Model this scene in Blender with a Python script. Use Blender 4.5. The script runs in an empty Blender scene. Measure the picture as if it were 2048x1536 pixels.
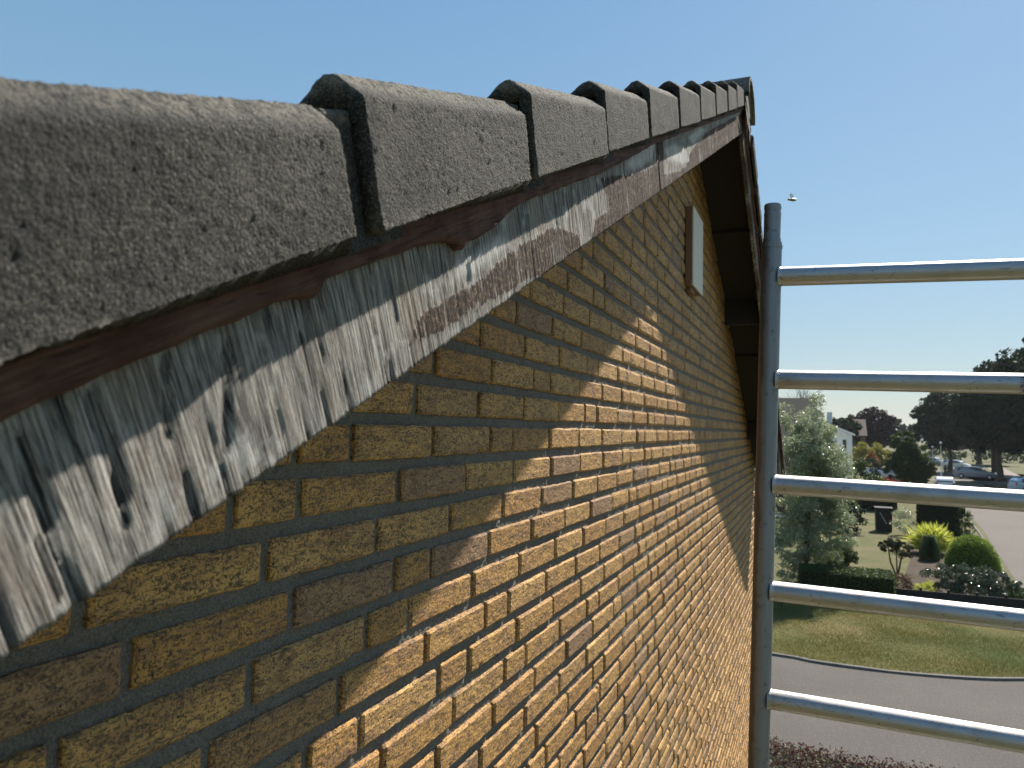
import bpy, math, random
import numpy as np
from mathutils import Vector, Matrix

random.seed(7)
RNG = np.random.default_rng(11)
H = 5.3                                   # height of the eye above the ground
S = bpy.context.scene

# ------------------------------------------------------------------ camera
CF = 1503.2
YAW, PITCH, ROLL = -0.3853, 0.0572, 0.0203
Fv = Vector((math.sin(YAW)*math.cos(PITCH), math.cos(YAW)*math.cos(PITCH), math.sin(PITCH)))
R0 = Vector((math.cos(YAW), -math.sin(YAW), 0)); U0 = R0.cross(Fv)
Rv = math.cos(ROLL)*R0 + math.sin(ROLL)*U0
Uv = -math.sin(ROLL)*R0 + math.cos(ROLL)*U0
camd = bpy.data.cameras.new("camera")
camd.sensor_width = 36.0; camd.lens = 36.0*CF/2048.0
camd.clip_start = 0.02; camd.clip_end = 3000
camd.dof.use_dof = True; camd.dof.focus_distance = 1.25; camd.dof.aperture_fstop = 13
cam = bpy.data.objects.new("camera", camd); S.collection.objects.link(cam)
cam.matrix_world = Matrix(((Rv.x, Uv.x, -Fv.x, 0.548), (Rv.y, Uv.y, -Fv.y, 0.0),
                           (Rv.z, Uv.z, -Fv.z, H), (0, 0, 0, 1)))
S.camera = cam

# ------------------------------------------------------------------ light
SUNV = Vector((0.24, 0.80, 0.88)).normalized()
EL = math.asin(SUNV.z); AZ = math.atan2(SUNV.x, SUNV.y)
W = bpy.data.worlds.new("World"); S.world = W; W.use_nodes = True
nt = W.node_tree; nt.nodes.clear()
sky = nt.nodes.new("ShaderNodeTexSky"); sky.sky_type = 'NISHITA'; sky.sun_disc = False
sky.sun_elevation = EL; sky.sun_rotation = AZ
sky.air_density = 1.0; sky.dust_density = 0.4; sky.ozone_density = 2.5; sky.altitude = 0
bg = nt.nodes.new("ShaderNodeBackground"); bg.inputs[1].default_value = 0.08
wo = nt.nodes.new("ShaderNodeOutputWorld")
# the physical sky, evened out towards the measured haze gradient of a dry summer day
tc = nt.nodes.new("ShaderNodeTexCoord"); sx = nt.nodes.new("ShaderNodeSeparateXYZ"); nt.links.new(tc.outputs["Generated"], sx.inputs[0])
gr = nt.nodes.new("ShaderNodeValToRGB"); nt.links.new(sx.outputs[2], gr.inputs[0])
for k_, (p_, c_) in enumerate([(0.0, (0.31, 0.36, 0.35)), (0.06, (0.34, 0.45, 0.475)), (0.22, (0.285, 0.48, 0.62)), (0.55, (0.17, 0.37, 0.62)), (1.0, (0.11, 0.26, 0.50))]):
    el = gr.color_ramp.elements[k_] if k_ < 2 else gr.color_ramp.elements.new(p_)
    el.position = p_; el.color = (*c_, 1)
sc7 = nt.nodes.new("ShaderNodeVectorMath"); sc7.operation = 'SCALE'; sc7.inputs[3].default_value = 6.6; nt.links.new(gr.outputs[0], sc7.inputs[0])
tint = nt.nodes.new("ShaderNodeMix"); tint.data_type = 'RGBA'; tint.inputs[0].default_value = 0.72
nt.links.new(sky.outputs[0], tint.inputs[6]); nt.links.new(sc7.outputs[0], tint.inputs[7]); nt.links.new(tint.outputs[2], bg.inputs[0]); nt.links.new(bg.outputs[0], wo.inputs[0])
sd = bpy.data.lights.new("sun", 'SUN'); sd.energy = 5.0; sd.angle = math.radians(0.53); sd.color = (1.0, 0.93, 0.82)
sun = bpy.data.objects.new("sun", sd); S.collection.objects.link(sun)
sun.location = (5, 20, 40); sun.rotation_euler = SUNV.to_track_quat('Z', 'Y').to_euler()
S.view_settings.view_transform = 'Standard'; S.view_settings.look = 'None'
S.view_settings.exposure = 0.92; S.view_settings.gamma = 1.0

# ------------------------------------------------------------------ noise
def _hash(ix, iy, iz, seed):
    h = (ix.astype(np.int64)*374761393 + iy.astype(np.int64)*668265263 + iz.astype(np.int64)*2147483647 + seed*974634777) & 0xffffffff
    h = ((h ^ (h >> 13)) * 1274126177) & 0xffffffff
    h = (h ^ (h >> 16)) & 0xffffffff
    return h / 4294967295.0
def vnoise(P, freq=1.0, seed=0):
    P = np.asarray(P, float)*freq
    I = np.floor(P).astype(np.int64); f = P-I; f = f*f*(3-2*f)
    r = 0
    for dx in (0, 1):
        wx = f[:, 0] if dx else 1-f[:, 0]
        for dy in (0, 1):
            wy = f[:, 1] if dy else 1-f[:, 1]
            for dz in (0, 1):
                wz = f[:, 2] if dz else 1-f[:, 2]
                r = r + wx*wy*wz*_hash(I[:, 0]+dx, I[:, 1]+dy, I[:, 2]+dz, seed)
    return r*2-1
def fbm(P, freq, seed=0, octs=3):
    r = 0; a = 1.0; t = 0
    for o in range(octs):
        r = r + a*vnoise(P, freq*2.03**o, seed+o*17); t += a; a *= 0.5
    return r/t

# ------------------------------------------------------------------ mesh helpers
def mesh_np(name, V, faces, smooth=False):
    """faces: (n,4) or (n,3) array, or list of such arrays"""
    if not isinstance(faces, (list, tuple)): faces = [faces]
    faces = [np.asarray(f, dtype=np.int32) for f in faces if len(f)]
    me = bpy.data.meshes.new(name)
    V = np.asarray(V, dtype=np.float32)
    me.vertices.add(len(V)); me.vertices.foreach_set("co", V.ravel())
    nl = sum(f.size for f in faces); nf = sum(len(f) for f in faces)
    me.loops.add(nl); me.polygons.add(nf)
    me.loops.foreach_set("vertex_index", np.concatenate([f.ravel() for f in faces]))
    tot = np.concatenate([np.full(len(f), f.shape[1], dtype=np.int32) for f in faces])
    st = np.concatenate([[0], np.cumsum(tot)[:-1]]).astype(np.int32)
    me.polygons.foreach_set("loop_start", st); me.polygons.foreach_set("loop_total", tot)
    me.polygons.foreach_set("use_smooth", np.full(nf, smooth, dtype=bool))
    me.update(calc_edges=True); me.validate()
    return me
def attr(me, name, arr):
    a = me.attributes.new(name, 'FLOAT_COLOR', 'POINT')
    c = np.ones((len(me.vertices), 4), dtype=np.float32); c[:, :arr.shape[1]] = arr
    a.data.foreach_set("color", c.ravel())
def link(name, me, mat=None, parent=None):
    o = bpy.data.objects.new(name, me); S.collection.objects.link(o)
    if mat is not None and len(me.materials) == 0: me.materials.append(mat)
    if parent is not None: o.parent = parent
    return o
def tag(o, label, cat, group=None):
    o["label"] = label; o["category"] = cat
    if group: o["group"] = group
    return o
def struct(o, kind="structure", label=None):
    o["kind"] = kind
    if label: o["label"] = label
    return o
def empty(name, loc=(0, 0, 0), rz=0.0):
    o = bpy.data.objects.new(name, None); S.collection.objects.link(o)
    o.location = loc; o.rotation_euler = (0, 0, rz); o.empty_display_size = 0.2
    return o
def copy_tree(o, parent=None):
    c = o.copy(); S.collection.objects.link(c); c.parent = parent
    for ch in list(o.children): copy_tree(ch, c)
    return c
def bary(P, n=(1, 1, 1)):
    pass
class MB:
    def __init__(s): s.V = []; s.F3 = []; s.F4 = []; s.n = 0
    def add(s, V, F):
        F = np.asarray(F, dtype=np.int32)+s.n; s.V.append(np.asarray(V, float)); s.n += len(V)
        (s.F4 if F.shape[1] == 4 else s.F3).append(F)
    def box(s, c, d, M=None, taper=None):
        x, y, z = [v/2 for v in d]
        V = np.array([(-x,-y,-z),(x,-y,-z),(x,y,-z),(-x,y,-z),(-x,-y,z),(x,-y,z),(x,y,z),(-x,y,z)], float)
        if taper: V[4:, :2] *= taper
        if M is not None: V = V @ np.array(M.to_3x3()).T
        s.add(V+np.array(c), [(0,3,2,1),(4,5,6,7),(0,1,5,4),(1,2,6,5),(2,3,7,6),(3,0,4,7)])
    def tube(s, a, b, r0, r1=None, n=16, cap=True):
        r1 = r0 if r1 is None else r1
        a = np.array(a, float); b = np.array(b, float); d = b-a; L = np.linalg.norm(d); d = d/L
        t = np.array([0, 0, 1.0]) if abs(d[2]) < 0.9 else np.array([1.0, 0, 0])
        u = np.cross(d, t); u /= np.linalg.norm(u); v = np.cross(d, u)
        th = np.arange(n)*2*math.pi/n
        ring = np.cos(th)[:, None]*u+np.sin(th)[:, None]*v
        V = np.vstack([a+ring*r0, b+ring*r1]); i = np.arange(n); j = (i+1) % n
        s.add(V, np.stack([i, i+n, j+n, j], 1))
        if cap:
            s.add(np.vstack([a+ring*r0, a[None]]), np.stack([i, j, np.full(n, n)], 1))
            s.add(np.vstack([b+ring*r1, b[None]]), np.stack([j, i, np.full(n, n)], 1))
    def lathe(s, prof, c=(0, 0, 0), n=24):
        P = np.array(prof, float); th = np.arange(n)*2*math.pi/n; k = len(P)
        V = np.stack([np.outer(P[:, 0], np.cos(th)), np.outer(P[:, 0], np.sin(th)), np.repeat(P[:, 1][:, None], n, 1)], 2).reshape(-1, 3)
        F = []
        for a in range(k-1):
            i = np.arange(n); j = (i+1) % n
            F.append(np.stack([a*n+i, a*n+j, (a+1)*n+j, (a+1)*n+i], 1))
        s.add(V+np.array(c), np.vstack(F))
    def ell(s, c, r, n=12, m=8):
        prof = [(max(1e-4, math.sin(math.pi*k/m)), -math.cos(math.pi*k/m)) for k in range(m+1)]
        b = MB(); b.lathe(prof, n=n)
        V = b.V[0]*np.array(r)+np.array(c); s.add(V, b.F4[0])
    def mesh(s, name, smooth=False):
        fs = []
        if s.F4: fs.append(np.vstack(s.F4))
        if s.F3: fs.append(np.vstack(s.F3))
        return mesh_np(name, np.vstack(s.V), fs, smooth)
    def build(s, name, mat, parent=None, smooth=False):
        return link(name, s.mesh(name, smooth), mat, parent)
def bevel(o, w, seg=2):
    m = o.modifiers.new("bevel", 'BEVEL'); m.width = w; m.segments = seg; m.limit_method = 'ANGLE'
    return o
def autosmooth(o, ang=40):
    me = o.data
    me.polygons.foreach_set("use_smooth", np.full(len(me.polygons), True)); 
    try: me.set_sharp_from_angle(angle=math.radians(ang))
    except Exception: pass
    return o

# ------------------------------------------------------------------ material helpers
class N:
    def __init__(s, name):
        s.m = bpy.data.materials.new(name); s.m.use_nodes = True
        s.t = s.m.node_tree; s.b = s.t.nodes["Principled BSDF"]; s.tc = None
    def new(s, typ, **kw):
        n = s.t.nodes.new(typ)
        for k, v in kw.items(): setattr(n, k, v)
        return n
    def lk(s, a, b): s.t.links.new(a, b)
    def put(s, sock, v):
        if hasattr(v, 'is_output') or isinstance(v, bpy.types.NodeSocket): s.lk(v, sock)
        else: sock.default_value = v
    def coord(s, which="Object", scale=(1, 1, 1), rot=(0, 0, 0), loc=(0, 0, 0)):
        if s.tc is None: s.tc = s.new("ShaderNodeTexCoord")
        mp = s.new("ShaderNodeMapping"); mp.inputs["Scale"].default_value = scale
        mp.inputs["Rotation"].default_value = rot; mp.inputs["Location"].default_value = loc
        s.lk(s.tc.outputs[which], mp.inputs["Vector"]); return mp.outputs[0]
    def noise(s, vec, scale, detail=4, rough=0.55, dist=0.0, out="Fac"):
        n = s.new("ShaderNodeTexNoise"); s.lk(vec, n.inputs["Vector"])
        n.inputs["Scale"].default_value = scale; n.inputs["Detail"].default_value = detail
        n.inputs["Roughness"].default_value = rough; n.inputs["Distortion"].default_value = dist
        return n.outputs[out]
    def vor(s, vec, scale, feature='F1', out="Distance", rnd=1.0):
        n = s.new("ShaderNodeTexVoronoi", feature=feature); s.lk(vec, n.inputs["Vector"])
        n.inputs["Scale"].default_value = scale; n.inputs["Randomness"].default_value = rnd
        return n.outputs[out]
    def ramp(s, fac, stops, interp='LINEAR'):
        r = s.new("ShaderNodeValToRGB"); r.color_ramp.interpolation = interp; e = r.color_ramp.elements
        while len(e) < len(stops): e.new(0.5)
        for i, (p, c) in enumerate(stops):
            e[i].position = p
            e[i].color = (c, c, c, 1) if isinstance(c, (int, float)) else (*c, 1)
        s.lk(fac, r.inputs[0]); return r.outputs[0]
    def mix(s, fac, a, b, mode='MIX'):
        n = s.new("ShaderNodeMix", data_type='RGBA', blend_type=mode)
        s.put(n.inputs[0], fac)
        for sock, v in ((n.inputs[6], a), (n.inputs[7], b)):
            if isinstance(v, tuple) and len(v) == 3: v = (*v, 1)
            s.put(sock, v)
        return n.outputs[2]
    def math(s, op, a, b=0.0):
        n = s.new("ShaderNodeMath", operation=op); s.put(n.inputs[0], a); s.put(n.inputs[1], b); return n.outputs[0]
    def bump(s, h, strength, dist=0.01, normal=None):
        n = s.new("ShaderNodeBump"); n.inputs["Strength"].default_value = strength
        n.inputs["Distance"].default_value = dist; s.lk(h, n.inputs["Height"])
        if normal is not None: s.lk(normal, n.inputs["Normal"])
        return n.outputs[0]
    def attr(s, name):
        n = s.new("ShaderNodeAttribute"); n.attribute_name = name; return n
    def sep(s, c):
        n = s.new("ShaderNodeSeparateColor"); s.lk(c, n.inputs[0]); return n.outputs
    def rnd(s): return s.new("ShaderNodeObjectInfo").outputs["Random"]
    def done(s, col=None, rough=None, nor=None, spec=None, metal=None):
        if col is not None:
            s.put(s.b.inputs["Base Color"], (*col, 1) if isinstance(col, tuple) and len(col) == 3 else col)
        if rough is not None: s.put(s.b.inputs["Roughness"], rough)
        if nor is not None: s.lk(nor, s.b.inputs["Normal"])
        if spec is not None: s.put(s.b.inputs["Specular IOR Level"], spec)
        if metal is not None: s.b.inputs["Metallic"].default_value = metal
        return s.m

def m_plain(name, col, rough=0.6, var=0.25, scale=6, metal=0.0, spec=0.4, bump=0.15):
    n = N(name); v = n.coord()
    f = n.noise(v, scale, 5)
    c = n.mix(f, tuple(x*(1-var) for x in col), tuple(min(1, x*(1+var)) for x in col))
    f2 = n.noise(v, scale*8, 3)
    return n.done(c, rough, n.bump(f2, bump, 0.01), spec, metal)

# brick: ochre with brown firing patches, streaks, cracks and pits
def m_brick():
    n = N("brick"); v = n.coord()
    a = n.sep(n.attr("tone").outputs["Color"])
    # per brick shift of the pattern
    cmb = n.new("ShaderNodeCombineXYZ"); n.lk(a[2], cmb.inputs[0]); n.lk(a[0], cmb.inputs[1]); n.lk(a[1], cmb.inputs[2])
    vs = n.new("ShaderNodeVectorMath", operation='MULTIPLY_ADD')
    n.lk(cmb.outputs[0], vs.inputs[0]); vs.inputs[1].default_value = (7, 7, 7); n.lk(v, vs.inputs[2])
    p = vs.outputs[0]
    st = n.new("ShaderNodeMapping"); st.inputs["Scale"].default_value = (1, 0.45, 1.5); n.lk(p, st.inputs[0])
    big = n.noise(st.outputs[0], 34, 5, 0.6, 0.6)
    mid = n.noise(st.outputs[0], 130, 6, 0.7, 1.2)
    fine = n.noise(p, 900, 3, 0.7)
    base = n.mix(a[0], (0.60, 0.315, 0.085), (0.76, 0.45, 0.15))
    base = n.mix(n.ramp(a[1], [(0.80, 0.0), (0.98, 0.8)]), base, (0.38, 0.235, 0.14))
    col = n.mix(n.ramp(big, [(0.46, 0.0), (0.66, 0.75)]), base, (0.32, 0.17, 0.085))
    col = n.mix(n.ramp(mid, [(0.50, 0.0), (0.58, 0.85)]), col, (0.14, 0.088, 0.055))
    spk = n.noise(p, 330, 4, 0.7)
    col = n.mix(n.ramp(spk, [(0.52, 0.0), (0.60, 0.9)]), col, (0.065, 0.046, 0.032))
    # fine cracks
    cr = n.vor(n.mix(0.03, p, n.noise(p, 60, 2, out="Color")), 75, 'DISTANCE_TO_EDGE')
    crk = n.math('MULTIPLY', n.ramp(cr, [(0.0, 1.0), (0.035, 0.0)]), n.ramp(n.noise(p, 22, 2), [(0.5, 0.0), (0.6, 1.0)]))
    col = n.mix(crk, col, (0.05, 0.035, 0.025))
    pits = n.vor(p, 48, 'F1'); pm = n.ramp(pits, [(0.05, 1.0), (0.085, 0.0)])
    pm = n.math('MULTIPLY', pm, n.ramp(n.noise(p, 17, 2), [(0.56, 0.0), (0.6, 1.0)]))
    col = n.mix(pm, col, (0.02, 0.016, 0.014))
    col = n.mix(n.ramp(fine, [(0.35, 0.35), (0.6, 0.0)]), col, (0.10, 0.07, 0.05))
    wh = n.ramp(n.vor(p, 260), [(0.05, 0.8), (0.09, 0.0)])
    wh = n.math('MULTIPLY', wh, n.ramp(n.noise(p, 40, 2), [(0.58, 0.0), (0.62, 1.0)]))
    col = n.mix(wh, col, (0.6, 0.58, 0.55))
    h = n.math('ADD', n.math('MULTIPLY', mid, -0.9), n.math('MULTIPLY', fine, 0.35))
    h = n.math('ADD', h, n.math('MULTIPLY', big, 0.5))
    h = n.math('SUBTRACT', h, n.math('MULTIPLY', crk, 0.5)); h = n.math('SUBTRACT', h, n.math('MULTIPLY', pm, 2.0))
    return n.done(col, 0.72, n.bump(h, 0.75, 0.0028), 0.35)
def m_mortar():
    n = N("mortar"); v = n.coord()
    f = n.noise(v, 420, 5, 0.7); g = n.noise(v, 25, 4)
    col = n.mix(g, (0.185, 0.168, 0.142), (0.30, 0.275, 0.235))
    col = n.mix(n.ramp(f, [(0.4, 0.6), (0.6, 0.0)]), col, (0.05, 0.05, 0.052))
    wh = n.math('MULTIPLY', n.ramp(n.vor(v, 300), [(0.08, 0.9), (0.14, 0.0)]), n.ramp(g, [(0.5, 0), (0.6, 1.0)]))
    col = n.mix(wh, col, (0.42, 0.41, 0.38))
    return n.done(col, 0.95, n.bump(f, 1.0, 0.003), 0.2)
def m_concrete(name, dark=0.0):
    n = N(name); v0 = n.coord()
    cmb = n.new("ShaderNodeVectorMath", operation='MULTIPLY_ADD')
    n.lk(n.rnd(), cmb.inputs[0]); cmb.inputs[1].default_value = (31, 17, 23); n.lk(v0, cmb.inputs[2]); v = cmb.outputs[0]
    g = n.noise(v, 760, 3, 0.85); b = n.noise(v, 14, 5, 0.6, 0.4); m = n.noise(v, 90, 4, 0.65)
    gr = n.vor(v, 420, 'F1')
    col = n.mix(n.ramp(b, [(0.38, 0.0), (0.62, 1.0)]), (0.025, 0.025, 0.027), (0.086, 0.082, 0.073))
    col = n.mix(n.ramp(m, [(0.40, 0.85), (0.56, 0.0)]), col, (0.032, 0.032, 0.034))
    col = n.mix(n.ramp(g, [(0.40, 0.9), (0.50, 0.0)]), col, (0.018, 0.018, 0.02))
    col = n.mix(n.ramp(g, [(0.55, 0.0), (0.66, 0.85)]), col, (0.32, 0.30, 0.25))
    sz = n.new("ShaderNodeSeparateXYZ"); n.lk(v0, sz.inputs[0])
    worn_lit_z = n.math('ADD', n.ramp(sz.outputs[2], [(0.0885, 0.0), (0.095, 1.0)]), n.math('MULTIPLY', n.ramp(sz.outputs[2], [(0.002, 1.0), (0.016, 0.0)]), 0.7))  # crest: sunlit band and wear put into the colour; bottom edge: dust
    worn_lit = n.math('MULTIPLY', worn_lit_z, n.ramp(n.noise(v, 150, 4, 0.7), [(0.38, 0.0), (0.60, 0.85)]))
    col = n.mix(worn_lit, col, (0.27, 0.25, 0.21))
    col = n.mix(1.0, col, n.ramp(n.rnd(), [(0.0, (0.72, 0.72, 0.74)), (0.5, (1.0, 0.98, 0.95)), (1.0, (1.22, 1.2, 1.12))]), 'MULTIPLY')
    st_ = n.noise(v, 5, 4, 0.6, 0.8); col = n.mix(n.ramp(st_, [(0.52, 0.0), (0.66, 0.6)]), col, (0.03, 0.03, 0.031))
    lich = n.math('MULTIPLY', n.ramp(n.vor(v, 26), [(0.10, 1.0), (0.2, 0.0)]), n.ramp(n.noise(v, 9, 3), [(0.55, 0.0), (0.62, 0.7)]))
    col = n.mix(n.math('MULTIPLY', lich, 0.5), col, (0.20, 0.19, 0.15))
    pit = n.math('MULTIPLY', n.ramp(n.vor(n.mix(0.04, v, n.noise(v, 40, 2, out="Color")), 34), [(0.10, 1.0), (0.22, 0.0)]), n.ramp(n.noise(v, 19, 2), [(0.58, 0.0), (0.66, 1.0)]))
    col = n.mix(n.math('MULTIPLY', pit, 0.25), col, (0.03, 0.03, 0.033))
    h = n.math('ADD', g, n.math('MULTIPLY', m, 1.2)); h = n.math('SUBTRACT', h, n.math('MULTIPLY', pit, 0.4))
    h = n.math('SUBTRACT', h, n.math('MULTIPLY', gr, 0.8))
    return n.done(col, 0.88, n.bump(h, 1.0, 0.0035), 0.3)
# weathered plywood: the grain runs across the board (object Z), paint mask in attribute
def m_ply():
    n = N("weathered_ply"); v = n.coord()
    st = n.coord(scale=(1, 1, 0.035)); st2 = n.coord(scale=(1, 1, 0.09), loc=(3, 1, 2)); st3 = n.coord(scale=(1, 1, 0.25), loc=(1, 5, 2))
    warp = n.noise(v, 9, 3)
    a = n.noise(st, 560, 5, 0.75, 0.5); b = n.noise(st2, 95, 5, 0.65, 0.8); c = n.noise(st3, 26, 4, 0.6)
    pn = n.attr("paint"); s = n.sep(pn.outputs["Color"])
    wood = n.mix(n.ramp(a, [(0.40, 0.0), (0.56, 1.0)]), (0.075, 0.072, 0.070), (0.48, 0.455, 0.415))
    wood = n.mix(n.ramp(b, [(0.36, 0.7), (0.48, 0.0)]), wood, (0.075, 0.07, 0.068))
    cr_ = n.noise(n.coord(scale=(1, 1, 0.022), loc=(7, 2, 5)), 210, 3, 0.6, 0.3)
    wood = n.mix(n.ramp(cr_, [(0.33, 0.9), (0.40, 0.0)]), wood, (0.022, 0.02, 0.022))
    wood = n.mix(n.ramp(c, [(0.52, 0.0), (0.70, 0.4)]), wood, (0.36, 0.27, 0.18))
    wood = n.mix(n.ramp(n.noise(v, 30, 3), [(0.56, 0.0), (0.66, 0.5)]), wood, (0.62, 0.62, 0.60))
    wood = n.mix(n.math('MULTIPLY', s[1], n.ramp(a, [(0.42, 1.0), (0.62, 0.25)])), wood, (0.03, 0.028, 0.03))
    wood = n.mix(n.math('MULTIPLY', s[2], n.ramp(a, [(0.40, 0.3), (0.5, 1.0)])), wood, (0.72, 0.71, 0.68))
    edge = n.math('ADD', s[0], n.math('MULTIPLY', n.math('SUBTRACT', n.noise(n.coord(scale=(1, 1, 0.16)), 85, 5, 0.75), 0.5), 1.9))
    pm = n.ramp(edge, [(0.50, 0.0), (0.56, 1.0)])
    paint = n.mix(n.ramp(a, [(0.35, 1.0), (0.6, 0.0)]), (0.098, 0.066, 0.049), (0.022, 0.016, 0.013))
    paint = n.mix(n.ramp(b, [(0.36, 0.8), (0.47, 0.0)]), paint, (0.02, 0.015, 0.013))
    paint = n.mix(n.ramp(n.noise(v, 160, 3, 0.7), [(0.53, 0.0), (0.60, 0.6)]), paint, (0.34, 0.24, 0.17))
    paint = n.mix(n.ramp(n.noise(n.coord(scale=(1, 1, 0.08), loc=(9, 3, 1)), 150, 4, 0.7), [(0.60, 0.0), (0.66, 0.8)]), paint, (0.48, 0.45, 0.41))
    col = n.mix(pm, wood, paint)
    h = n.math('ADD', n.math('MULTIPLY', a, 1.3), n.math('MULTIPLY', b, 1.5)); h = n.math('ADD', h, n.math('MULTIPLY', n.ramp(cr_, [(0.33, 0.0), (0.40, 1.0)]), 0.8)); h = n.math('ADD', h, n.math('MULTIPLY', pm, 0.12))
    return n.done(col, n.mix(pm, (0.9, 0.9, 0.9), (0.8, 0.8, 0.8)), n.bump(h, 1.0, 0.004), 0.15)
def m_brownwood():
    n = N("brown_painted_wood"); v = n.coord(); m1 = n.coord(rot=(-0.4188, 0, 0)); m2 = n.new("ShaderNodeMapping"); m2.inputs["Scale"].default_value = (1, 0.05, 1); n.lk(m1, m2.inputs[0]); st = m2.outputs[0]
    a = n.noise(st, 260, 5, 0.7, 0.6); b = n.noise(v, 30, 4)
    pn = n.sep(n.attr("paint").outputs["Color"])
    col = n.mix(n.ramp(b, [(0.3, 0.0), (0.7, 1.0)]), (0.075, 0.034, 0.026), (0.145, 0.078, 0.058))
    col = n.mix(n.ramp(a, [(0.38, 0.7), (0.48, 0.0)]), col, (0.022, 0.014, 0.012))
    col = n.mix(n.ramp(a, [(0.60, 0.0), (0.68, 0.35)]), col, (0.22, 0.16, 0.13))
    wm = n.ramp(n.math('ADD', pn[0], n.math('MULTIPLY', n.math('SUBTRACT', n.noise(v, 60, 4), 0.5), 0.8)), [(0.46, 0.0), (0.55, 1.0)])
    col = n.mix(wm, col, (0.42, 0.43, 0.42))
    return n.done(col, 0.8, n.bump(a, 1.0, 0.004), 0.15)
def m_metal():
    n = N("aluminium"); v = n.coord(scale=(0.15, 1, 1)); w = n.coord(loc=(4, 3, 1))
    a = n.noise(v, 70, 5, 0.6); b = n.noise(w, 12, 4); sc = n.noise(n.coord(scale=(0.4, 1, 1), rot=(0.3, 0.2, 0.9)), 60, 4, 0.8, 2.0)
    col = n.mix(a, (0.33, 0.33, 0.335), (0.47, 0.47, 0.47))
    col = n.mix(n.ramp(sc, [(0.60, 0.0), (0.64, 0.75)]), col, (0.13, 0.13, 0.14))
    col = n.mix(n.ramp(b, [(0.55, 0.0), (0.75, 0.45)]), col, (0.24, 0.21, 0.17))
    dots = n.ramp(n.vor(w, 55), [(0.05, 1.0), (0.08, 0.0)])
    col = n.mix(n.math('MULTIPLY', dots, n.ramp(n.noise(w, 20, 2), [(0.55, 0), (0.6, 1)])), col, (0.05, 0.05, 0.05))
    ro = n.ramp(n.math('ADD', n.math('MULTIPLY', a, 0.5), n.math('MULTIPLY', b, 0.5)), [(0.35, 0.36), (0.65, 0.58)])
    return n.done(col, ro, n.bump(sc, 0.25, 0.001), 0.5, 0.85)
def m_post():
    n = N("post_aluminium"); v = n.coord(scale=(1, 1, 0.12)); w = n.coord()
    a = n.noise(v, 60, 5); b = n.noise(w, 16, 4)
    col = n.mix(a, (0.17, 0.185, 0.20), (0.28, 0.30, 0.32))
    g = n.new("ShaderNodeSeparateXYZ"); n.lk(w, g.inputs[0])
    low = n.ramp(n.math('ADD', n.math('MULTIPLY', g.outputs[2], -0.8), n.math('MULTIPLY', b, 0.5)), [(0.35, 0.0), (0.75, 1.0)])
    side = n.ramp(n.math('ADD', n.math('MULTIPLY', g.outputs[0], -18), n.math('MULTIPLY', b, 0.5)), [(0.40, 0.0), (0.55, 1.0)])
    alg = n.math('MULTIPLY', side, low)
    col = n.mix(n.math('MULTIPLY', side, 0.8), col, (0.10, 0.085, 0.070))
    col = n.mix(n.ramp(n.noise(w, 45, 4, 0.7), [(0.58, 0.0), (0.66, 0.5)]), col, (0.07, 0.065, 0.06))
    col = n.mix(n.math('MULTIPLY', alg, 0.85), col, (0.085, 0.078, 0.022))
    return n.done(col, 0.5, n.bump(a, 0.2, 0.001), 0.4, 0.55)
def m_leaf(name, c1, c2, c3=None, scale=1.6, trans=0.35, rough=0.5, spec=0.4):
    n = N(name); v = n.coord()
    at = n.sep(n.attr("tone").outputs["Color"])
    f = n.noise(v, scale, 3)
    col = n.mix(n.ramp(f, [(0.35, 0), (0.65, 1)]), c1, c2)
    col = n.mix(n.math('MULTIPLY', at[0], 0.7), col, tuple(x*1.5 for x in c2))
    if c3: col = n.mix(n.ramp(at[1], [(0.6, 0.0), (0.9, 1.0)]), col, c3)
    n.done(col, rough, None, spec)
    tr = n.new("ShaderNodeBsdfTranslucent"); n.lk(col, tr.inputs[0])
    mx = n.new("ShaderNodeMixShader"); mx.inputs[0].default_value = trans
    out = n.t.nodes["Material Output"]
    n.lk(n.b.outputs[0], mx.inputs[1]); n.lk(tr.outputs[0], mx.inputs[2]); n.lk(mx.outputs[0], out.inputs[0])
    return n.m
def m_ground(name, cols, scale, fine, bstr=0.4, rough=0.95, speck=None):
    n = N(name); v = n.coord()
    a = n.noise(v, scale, 5, 0.6); f = n.noise(v, fine, 4, 0.7)
    c = n.ramp(a, [(0.30+0.4*i/max(1, len(cols)-1), c) for i, c in enumerate(cols)])
    c = n.mix(n.ramp(f, [(0.35, 0.55), (0.6, 0.0)]), c, tuple(x*0.4 for x in cols[0]))
    if speck: c = n.mix(n.ramp(f, [(0.55, 0.0), (0.7, 0.8)]), c, speck)
    return n.done(c, rough, n.bump(f, bstr, 0.03), 0.2)

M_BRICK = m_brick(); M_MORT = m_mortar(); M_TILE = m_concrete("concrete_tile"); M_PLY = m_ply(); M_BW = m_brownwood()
M_AL = m_metal(); M_POST = m_post()
M_SOFF = m_plain("dark_brown_wood", (0.020, 0.015, 0.015), 0.7, 0.3, 20, bump=0.4)
M_GREYW = m_plain("grey_painted_wood", (0.68, 0.64, 0.56), 0.7, 0.12, 30, bump=0.4)
M_BLKSIDE = m_plain("brown_timber_side", (0.22, 0.12, 0.075), 0.7, 0.25, 30, bump=0.4)
M_WHITE = m_plain("white_paint", (0.78, 0.78, 0.76), 0.6, 0.06, 4)
M_DARK = m_plain("dark_gap", (0.015, 0.015, 0.018), 0.9, 0.1, 4)
M_GLASS = m_plain("window_glass", (0.02, 0.025, 0.03), 0.08, 0.1, 2, spec=0.8, bump=0.0)

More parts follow.
